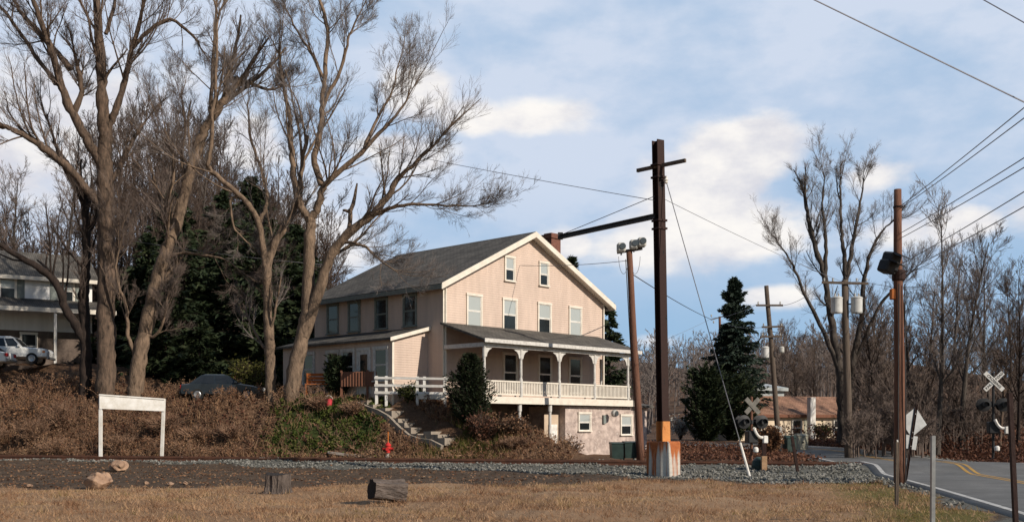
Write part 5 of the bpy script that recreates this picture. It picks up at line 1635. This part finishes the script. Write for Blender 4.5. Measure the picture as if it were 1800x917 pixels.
# ------------------------------------------------------------------ evergreens
def conifer(loc, h, R, seed, label, mat='spruce', n=1.0, shape='spruce', group=None, name='spruce_tree', size=.26, bare=.06):
    rng = np.random.default_rng(seed)
    o = thing(name, loc, label, 'tree', group)
    MB().tube(np.array([(0, 0, -.3), (0.02, 0, h * .5), (0, 0, h * .98)]), (h * .016 + .05, h * .01 + .03, .02), 9).build('trunk', 'bark_dark', o, True)
    nb = int(h * 15 * n)
    t = bare + (1 - bare) * rng.uniform(0, 1, nb) ** 1.15
    az_ = rng.uniform(0, 2 * PI, nb)
    lobes = 1 + .22 * np.sin(az_ * 3 + seed + t * 9) + .16 * np.sin(az_ * 5 - t * 23)
    if shape == 'spruce':
        prof = np.clip(1 - t, 0, 1) ** .85 + .03
        prof = np.where(t < .18, prof * (.75 + t * 1.4), prof)
        rise = np.where(t > .75, .25, -.28)
    elif shape == 'cone':
        lobes = 1 + (lobes - 1) * .5
        prof = np.clip(1 - t, 0, 1) ** .62 * np.minimum(1, .72 + 1.6 * t) + .03
        rise = np.full(nb, .7)
    elif shape == 'egg':
        lobes = 1 + (lobes - 1) * .45
        prof = np.sqrt(np.clip(1 - ((t - .38) / .63) ** 2, 0.0, 1)) * .95 + .05
        rise = np.full(nb, .75)
    else:                                           # broad hemlock
        prof = np.clip(1 - t ** 1.7, 0, 1) ** .9 + .05
        rise = np.full(nb, -.12)
    ln_ = R * prof * lobes * rng.uniform(.72, 1.12, nb)
    k = 8
    s_ = np.linspace(0, 1, k)
    dx = np.stack([np.cos(az_), np.sin(az_)], 1)
    bp_ = np.zeros((nb, k, 3))
    bp_[..., :2] = dx[:, None] * (ln_[:, None] * s_)[..., None]
    bp_[..., 2] = (t * h)[:, None] + rise[:, None] * ln_[:, None] * s_ + .16 * ln_[:, None] * s_ ** 2
    bp_ += rng.standard_normal(bp_.shape) * .03
    bv = tubes(bp_, np.maximum(.03 * (1 - t)[:, None] * (1 - s_ * .7), .008) * np.ones((nb, k)), 3)
    meshobj('branches', [bv], 'bark_dark', o)
    per = max(10, int(34 * R / 3)) * (2 if shape in ('egg', 'cone') else 1)
    si = rng.uniform(.18, 1.02, (nb, per)); x = np.clip(si, 0, .999) * (k - 1); i = x.astype(int); f = (x - i)[..., None]
    bi = np.arange(nb)[:, None]
    q = bp_[bi, i] * (1 - f) + bp_[bi, i + 1] * f
    lat = np.stack([-dx[:, 1], dx[:, 0]], 1)
    sp_l = (rng.standard_normal((nb, per)) * .16 * (1.1 - si) * ln_[:, None] + rng.standard_normal((nb, per)) * .06)
    q[..., :2] += lat[:, None] * sp_l[..., None]
    q[..., 2] += -np.abs(sp_l) * .25 - rng.uniform(0, .22, (nb, per)) * min(1, R / 2)
    # tufts point outwards along the twig
    n_ = nb * per
    out = np.zeros((nb, per, 3)); out[..., :2] = dx[:, None] + lat[:, None] * np.sign(sp_l)[..., None] * .7; out[..., 2] = rise[:, None] - .1
    out = out.reshape(-1, 3) + rng.standard_normal((n_, 3)) * .45; out /= np.linalg.norm(out, axis=1, keepdims=True)
    side_ = np.cross(out, rng.standard_normal((n_, 3))); side_ /= np.linalg.norm(side_, axis=1, keepdims=True)
    sz_ = size * rng.uniform(.6, 1.35, (n_, 1)); q = q.reshape(-1, 3)
    v = np.stack([q - out * sz_ * .6, q + side_ * sz_ * .26, q + out * sz_, q - side_ * sz_ * .26], 1).reshape(-1, 3)
    clump = np.clip(.5 + .22 * np.sin(np.repeat(az_, per) * 4 + np.repeat(t, per) * 17) + .25 * rng.standard_normal(n_), 0, 1)
    meshobj('crown', [(v, np.arange(4 * n_).reshape(-1, 4))], mat, o, tint=np.repeat(clump, 4))
    return o


def gp(px, d, dz=-.1):
    g = P(px, 0, d); g[2] = tz(g[0], g[1]) + dz; return g


def top_h(py, d, g): return CH + (YH - py) / F * d - g[2]


for (px, d, py, R, seed, lab) in ((262, 78, 410, 3.4, 1, 'dark evergreen behind the leaning pale trunk, leftmost of the group'), (322, 74, 385, 3.3, 2, 'dark evergreen rising above the dark parked car, left one'),
                                  (392, 77, 335, 3.7, 3, 'tallest of the dark evergreens behind the left bare trees'), (448, 73, 400, 3.2, 4, 'dark evergreen just behind the slim forked bare tree'),
                                  (512, 76, 430, 3.2, 5, 'dark evergreen at the left end of the beige house'), (350, 70, 560, 2.4, 6, 'low dark evergreen directly behind the dark parked car'),
                                  (305, 83, 335, 4.5, 11, 'broad dark evergreen at the back of the group, behind the leaning pale trunk'), (440, 82, 310, 4.5, 12, 'broad dark evergreen at the back of the group, above the dark car'), (520, 81, 395, 4., 13, 'broad dark evergreen at the back near the house end'),
                                  (210, 80, 500, 3., 7, 'low dark evergreen right of the white house'), (292, 71, 470, 2.9, 8, 'mid height dark evergreen between the leaning pale trunk and the dark car'), (468, 70, 500, 2.8, 9, 'mid height dark evergreen filling in behind the forked slim tree'), (550, 75, 470, 2.6, 10, 'dark evergreen partly hiding the far end of the beige house')):
    g = gp(px, d); conifer(g, top_h(py, d, g), R, seed, lab, 'spruce', 1.25, 'hem', 'evergreens behind the left trees', 'evergreen_tree', .34, .02)
g = gp(1291, 100); conifer(g, top_h(489, 100, g), 4.3, 21, 'tall dark blue green spruce standing alone beyond the railway crossing', 'spruce_blue', 2.3, 'spruce', None, 'spruce_tree', .30)
g = gp(1005, 79); conifer(g, top_h(452, 79, g), 3.3, 22, 'dark spruce showing above the right roof slope of the beige house', 'spruce', 1.2, 'spruce', None, 'spruce_tree', .3)
g = gp(1070, 76); conifer(g, top_h(528, 76, g), 2.1, 23, 'dark spruce at the right corner of the beige house behind the porch end', 'spruce', 1.3, 'hem', None, 'spruce_tree', .28)
g = gp(1242, 90); conifer(g, top_h(652, 90, g), 2.1, 24, 'dark rounded evergreen shrub left of the tall spruce', 'spruce', 2.2, 'egg', None, 'evergreen_shrub', .24, .0)
g = gp(1290, 94); conifer(g, top_h(668, 94, g), 2.2, 25, 'dark rounded evergreen shrub at the foot of the tall spruce', 'spruce', 2.0, 'egg', None, 'evergreen_shrub', .24, .0)
g = P(826, 745, 54.3); g[2] = tz(g[0], g[1]) - .1
conifer(g, top_h(622, 54.3, g), 1.36, 26, 'dark green conical evergreen bush in front of the porch', 'juniper', 9.5, 'cone', None, 'evergreen_bush', .105, .0)
g = gp(592, 59.6); conifer(g, top_h(630, 59.6, g), .75, 27, 'small dark evergreen between the orange bench and the board fence', 'spruce', 6., 'egg', None, 'evergreen_bush', .14, .0)


# ------------------------------------------------------------------ brush, shrubs, ground cover
def shrub(loc, rx, rz_, seed, label, leaf, n, size, stems=40, twigmat='twig_brown', name='shrub', group=None, cat='shrub'):
    rng = np.random.default_rng(seed)
    o = thing(name, loc, label, cat, group)
    a = rng.uniform(0, 2 * PI, stems); sp_a = rng.uniform(.05, .75, stems)
    k = 6; s_ = np.linspace(0, 1, k)
    L_ = rz_ * rng.uniform(.6, 1.05, stems)
    p = np.zeros((stems, k, 3)); p[..., 0] = (np.cos(a) * sp_a * rx)[:, None] * s_; p[..., 1] = (np.sin(a) * sp_a * rx)[:, None] * s_; p[..., 2] = L_[:, None] * s_ * (1 - .2 * s_)
    p += rng.standard_normal(p.shape) * .03 * rx
    l0 = (p, np.full((stems, k), .014)); l1 = spawn(rng, *l0, 6, .2, 1., 40, .5, 4, .7, .1, .15, .4, .2, 1., .006)
    meshobj('stems', [tubes(*l0, 3), tubes(*l1, 3)], twigmat, o)
    if n:
        src = l1[0].reshape(-1, 3); q = src[rng.integers(0, len(src), n)] + rng.standard_normal((n, 3)) * .10 * rx
        v, f = leaves(rng, q, size); meshobj('leaves', [(v, f)], leaf, o, tint=np.repeat(rng.uniform(0, 1, n), 4))
    return o


g = gp(1352, 62, 0); shrub(g, 1.0, 1.75, 41, 'rounded russet shrub behind the low crossing signal', 'bush_tan', 5200, .07, 60)
g = ground_at(1196, 772); shrub(g, 1.5, 2.2, 42, 'tuft of pale plume grass beside the verge right of the steel pole', 'pampas', 900, .10, 60, 'twig', 'plume_grass', None, 'grass clump')
g = ground_at(1222, 772); shrub(g, .9, 1.3, 43, 'low pale leaved shrub in front of the dark round evergreen', 'pampas', 500, .09, 40)
g = gp(995, 55.0, 0); shrub(g, 1.1, 1.35, 44, 'dark brown twiggy shrub below the cellar door', 'dryleaf', 900, .05, 90)
g = gp(850, 53.4, 0); shrub(g, 1.2, 1.6, 45, 'reddish twiggy shrub at the foot of the conical evergreen', 'redleaf', 1800, .06, 90)
g = gp(905, 53.2, 0); shrub(g, 1.2, .9, 46, 'low brown brush clump under the porch posts', 'dryleaf', 1500, .06, 80)
g = gp(1445, 94, 0); shrub(g, 1.0, 1.3, 47, 'dark shrub against the cream wall of the bungalow', 'yew', 2600, .09, 50)
g = gp(436, 66, 0); shrub(g, 1.7, 3.2, 48, 'yellow green shrub between the dark car and the forked tree', 'olive', 2600, .09, 50)
g = gp(720, 56.9, 0); shrub(g, .9, .9, 49, 'small dark shrub behind the white rail fence', 'yew', 1500, .07, 30)
g = ground_at(20, 790); shrub(g + np.array((0, 2., .3)), 2.2, 2.6, 50, 'tangled orange brown bush at the left edge above the rails', 'bush_tan', 1600, .07, 70)

for k, (px, d, rx, rz_, lf) in enumerate(((-30, 60, 1.7, 2.4, 'dryleaf'), (60, 59.5, 1.8, 2.2, 'dryleaf'), (110, 60.5, 1.7, 2.6, 'redleaf'), (100, 58, 1.4, 1.6, 'dryleaf'), (290, 58.5, 1.5, 1.7, 'redleaf'), (345, 57.6, 1.3, 1.3, 'dryleaf'),
                                      (408, 57.2, 1.3, 1.2, 'redleaf'), (208, 57.5, 1.2, 1.5, 'dryleaf'), (560, 57.6, 1.1, 1.2, 'redleaf'), (620, 56.3, 1., 1., 'dryleaf'), (905, 52.2, 1., .8, 'dryleaf'))):
    g = gp(px, d, -.05); shrub(g, rx, rz_ * .75, 60 + k, 'leafless brown brush clump on the railway bank among the bare trees', lf, 420, .05, 110, 'twig_tan', group='brush clumps on the railway bank')

rng = np.random.default_rng(99)


def region(n, x0, x1, y0, y1, keep):
    x = rng.uniform(x0, x1, n); y = rng.uniform(y0, y1, n)
    k = keep(x, y) > rng.uniform(0, 1, n)
    x, y = x[k], y[k]
    return np.column_stack([x, y, terrain(x, y)])


def wcoord(x, y): return (x - C0[0]) * GD[0] + (y - C0[1]) * GD[1], (x - C0[0]) * PD[0] + (y - C0[1]) * PD[1]


def bank(x, y):
    s = sdist(x, y); w, tt = wcoord(x, y)
    m = sm(2.3, 3.3, s) * (1 - sm(9., 12.5, s))
    m = m * np.where(((w > -.5) & (tt > -3.3)) | ((w > -2.9) & (tt > .9)), 0, 1) * (1 - sm(1.5, 3.5, x))
    m = m * np.where((np.abs((x - sb[0]) * sd_[0] + (y - sb[1]) * sd_[1]) < .75) & ((x - sb[0]) * run[0] + (y - sb[1]) * run[1] > -.2) & ((x - sb[0]) * run[0] + (y - sb[1]) * run[1] < 6), 0, 1)
    return m


def ivymask(x, y): return zones(x, y)[3]


# bramble canes, leaf litter and brown brush on the bank
q = region(16000, -36, 9, 46, 74, bank); q = q[:5200]
hgt = (.5 + .45 * wob(q[:, 0], q[:, 1], .55, 1.)) 
q = q[rng.uniform(0, 1, len(q)) < np.clip(.4 + .6 * hgt, .1, 1)]
n = len(q); k = 6; s_ = np.linspace(0, 1, k)
a = rng.uniform(0, 2 * PI, n); hh = .72 * np.clip(.35 + .6 * (.5 + .4 * wob(q[:, 0], q[:, 1], .55, 1.)), .25, 1.3) * rng.uniform(.6, 1.3, n) * np.where(q[:, 0] < -16, 1.35, 1.) * np.where(q[:, 0] > -10, .7, 1.)
sp_b = rng.uniform(.2, 1., n) * hh
p = q[:, None, :] + np.zeros((n, k, 3))
p[..., 0] += (np.cos(a) * sp_b)[:, None] * s_; p[..., 1] += (np.sin(a) * sp_b)[:, None] * s_
p[..., 2] += hh[:, None] * (1.7 * s_ - .8 * s_ ** 2)
l0 = (p, np.full((n, k), .009)); l1 = spawn(rng, *l0, 4, .25, 1., 45, .45, 4, .7, .1, .18, .3, .15, .7, .005)
o = meshobj('bramble_canes', [tubes(*l0, 3), tubes(*l1, 3)], 'twig_tan'); tag(o, 'bare brown bramble canes covering the railway bank', 'brush', kind='stuff')
src = np.concatenate([l0[0].reshape(-1, 3), l1[0].reshape(-1, 3)])
src = src[ivymask(src[:, 0], src[:, 1]) < .55]
nl = 34000
qq = src[rng.integers(0, len(src), nl)] + rng.standard_normal((nl, 3)) * .06
v, f = leaves(rng, qq, .05); o = meshobj('dead_leaves', [(v, f)], 'dryleaf', tint=np.repeat(np.clip(.5 + .25 * wob(qq[:, 0], qq[:, 1], .5, 5.) + .2 * rng.standard_normal(nl), 0, 1), 4)); tag(o, 'red brown dead leaves clinging to the brush on the bank', 'leaves', kind='stuff')
q = region(60000, -36, 9, 46, 74, bank); q = q[:30000]; q[:, 2] += rng.uniform(.0, .07, len(q))
v, f = leaves(rng, q, .075, .7, .6); o = meshobj('leaf_litter', [(v, f)], 'redleaf', tint=np.repeat(rng.uniform(0, 1, len(q)), 4)); tag(o, 'fallen leaf litter on the bank', 'leaf litter', kind='stuff')
# green ground cover patch
q = region(60000, -16, -5, 48, 60, ivymask); q = q[:21000]; q = q[wob(q[:, 0], q[:, 1], 1.6, 3.) > -.55]; q[:, 2] += rng.uniform(.0, .22, len(q)) * (.6 + .4 * wob(q[:, 0], q[:, 1], 1.1))
v, f = leaves(rng, q, .085, .75, .4); o = meshobj('green_ground_cover', [(v, f)], 'ivy', tint=np.repeat(np.clip(.45 + .3 * wob(q[:, 0], q[:, 1], 1.1) + .2 * rng.standard_normal(len(q)), 0, 1), 4)); tag(o, 'patch of low green ground cover on the bank', 'ground cover', kind='stuff')
# yellow green grass below the bush
def yg(x, y):
    w, tt = wcoord(x, y)
    return np.exp(-((x + 2.4) / 1.5) ** 2 - ((y - 53.0) / 1.2) ** 2) * bank(x, y)
q = region(60000, -6, 3, 49, 57, yg)
def blades(q, h, w, lean=.5):
    n = len(q); a = rng.uniform(0, 2 * PI, n); hh = h * rng.uniform(.5, 1.3, n)
    side_ = np.column_stack([np.cos(a), np.sin(a), np.zeros(n)]) * (w / 2)
    tip = q + np.column_stack([rng.standard_normal(n) * lean * hh, rng.standard_normal(n) * lean * hh, hh])
    v = np.stack([q - side_, q + side_, tip], 1).reshape(-1, 3)
    return v, np.arange(3 * n).reshape(n, 3)
v, f = blades(q, .22, .05); o = meshobj('slope_grass', [(v, f)], 'olive', tint=np.repeat(rng.uniform(0, 1, len(q)), 3)); tag(o, 'yellow green grass on the slope under the conical bush', 'grass', kind='stuff')
# red brown brush on the verge between gravel and the far road, and along the far road edge
def verge(x, y):
    s = sdist(x, y); rd = road_dist(x, y)
    return sm(6.6, 8., s) * sm(3.4, 4.2, rd) * np.where((x > 7) & (x < 22) & (y < 80), 1, 0) * (1 - np.where((x > 14.5), .25, 0))
q = region(26000, 6, 24, 48, 82, verge); q[:, 2] += rng.uniform(0, .4, len(q))
v, f = leaves(rng, q, .075); o = meshobj('verge_brush', [(v, f)], 'redleaf', tint=np.repeat(rng.uniform(0, 1, len(q)), 4)); tag(o, 'low red brown brush on the verge beyond the gravel', 'brush', kind='stuff')
def far_side(x, y):
    rd = road_dist(x, y); return sm(3.5, 4.4, rd) * (1 - sm(9, 17, rd)) * np.where((x > 20.5) & (y > 44), 1, 0)
q = region(60000, 20, 48, 44, 84, far_side); q[:, 2] += rng.uniform(0, 1., len(q)) ** 2 * 1.5 * sm(3.5, 8, road_dist(q[:, 0], q[:, 1]))
v, f = leaves(rng, q, .085); o = meshobj('roadside_brush', [(v, f)], 'redleaf', tint=np.repeat(rng.uniform(0, .8, len(q)), 4)); tag(o, 'red brown brush along the far side of the road', 'brush', kind='stuff')

# long dead grass on the bank
q = region(90000, -36, 7, 46, 74, lambda x, y: bank(x, y) * np.maximum(sm(-.3, .5, wob(x, y, .8, 7.)) * .6, np.where(x > -6.5, .55, 0)))
v, f = blades(q, .42, .03, .45); o = meshobj('bank_grass', [(v, f)], 'grassblade', tint=np.repeat(np.clip(.25 + .2 * rng.standard_normal(len(q)), 0, .7), 3)); tag(o, 'long dead tan grass on the railway bank', 'grass', kind='stuff')

# grass in the foreground, ballast stones
def lawn(x, y): return zones(x, y)[1] * np.clip(.75 + .8 * wob(x, y, .8, 6.), .25, 1) * (np.abs(x) < y * .55 + 2) * np.clip(1.25 - (y - 18) / 30, .35, 1)
q = region(210000, -22, 22, 15, 41, lawn)
v, f = blades(q, .075, .018, .8)
tint = np.clip(.36 + .26 * wob(q[:, 0], q[:, 1], .7, 2.) * .7 + .13 * rng.standard_normal(len(q)) + .36 * zones(q[:, 0], q[:, 1])[2], 0, 1)
cl = rng.uniform(-20, 20, 900), rng.uniform(17, 38, 900)
ci = rng.integers(0, 900, 26000); qt = np.column_stack([cl[0][ci] + rng.standard_normal(26000) * .13, cl[1][ci] + rng.standard_normal(26000) * .13])
qt = qt[lawn(qt[:, 0], qt[:, 1]) > .3]; qt = np.column_stack([qt, terrain(qt[:, 0], qt[:, 1])])
v2, f2 = blades(qt, .14, .02, .55)
tint = np.concatenate([tint, np.clip(.3 + .35 * np.sin(qt[:, 0] * 3.1 + qt[:, 1] * 2.3) + .1 * rng.standard_normal(len(qt)), 0, 1)])
f2 = f2 + len(v); v = np.concatenate([v, v2]); f = np.concatenate([f, f2])
o = meshobj('dry_grass', [(v, f)], 'grassblade', tint=np.repeat(tint, 3)); tag(o, 'short dry winter grass in the foreground', 'grass', kind='stuff')


def stones(q, size):
    n = len(q)
    oc = np.array([(1, 0, 0), (0, 1, 0), (-1, 0, 0), (0, -1, 0), (0, 0, .8), (0, 0, -.8)], float)
    fc = np.array([(0, 1, 4), (1, 2, 4), (2, 3, 4), (3, 0, 4), (1, 0, 5), (2, 1, 5), (3, 2, 5), (0, 3, 5)])
    v = oc[None] * size * rng.uniform(.5, 1.4, (n, 1, 1)) * rng.uniform(.7, 1.3, (n, 6, 1))
    a = rng.uniform(0, 6.28, n); c_, s2 = np.cos(a)[:, None], np.sin(a)[:, None]
    v = np.stack([v[..., 0] * c_ - v[..., 1] * s2, v[..., 0] * s2 + v[..., 1] * c_, v[..., 2]], -1) + q[:, None]
    return v.reshape(-1, 3), (fc[None] + 6 * np.arange(n)[:, None, None]).reshape(-1, 3)


def gmask(x, y): return zones(x, y)[0] * np.clip(.7 + .6 * wob(x, y, 1.1, 9.), .15, 1) * (road_dist(x, y) > 3.5) * (y > 20)
q = region(150000, -32, 30, 24, 62, gmask)[:42000]; q[:, 2] += rng.uniform(-.01, .035, len(q)) * 1.2
v, f = stones(q, .058); o = meshobj('ballast_stones', [(v, f)], 'ballast', tint=np.repeat(rng.uniform(0, 1, len(q)), 6)); tag(o, 'loose grey ballast stones beside and between the rails', 'gravel', kind='stuff')
def dmask(x, y): z_ = zones(x, y); return np.clip(1 - z_[0] - z_[1] - z_[4], 0, 1) * (y > 28) * .5
q = region(26000, -32, 8, 29, 54, dmask); q[:, 2] += .01
v, f = leaves(rng, q, .045, .7, .7); o = meshobj('yard_litter', [(v, f)], 'dryleaf', tint=np.repeat(rng.uniform(0, 1, len(q)), 4)); tag(o, 'scattered dead leaves on the bare brown earth', 'leaf litter', kind='stuff')
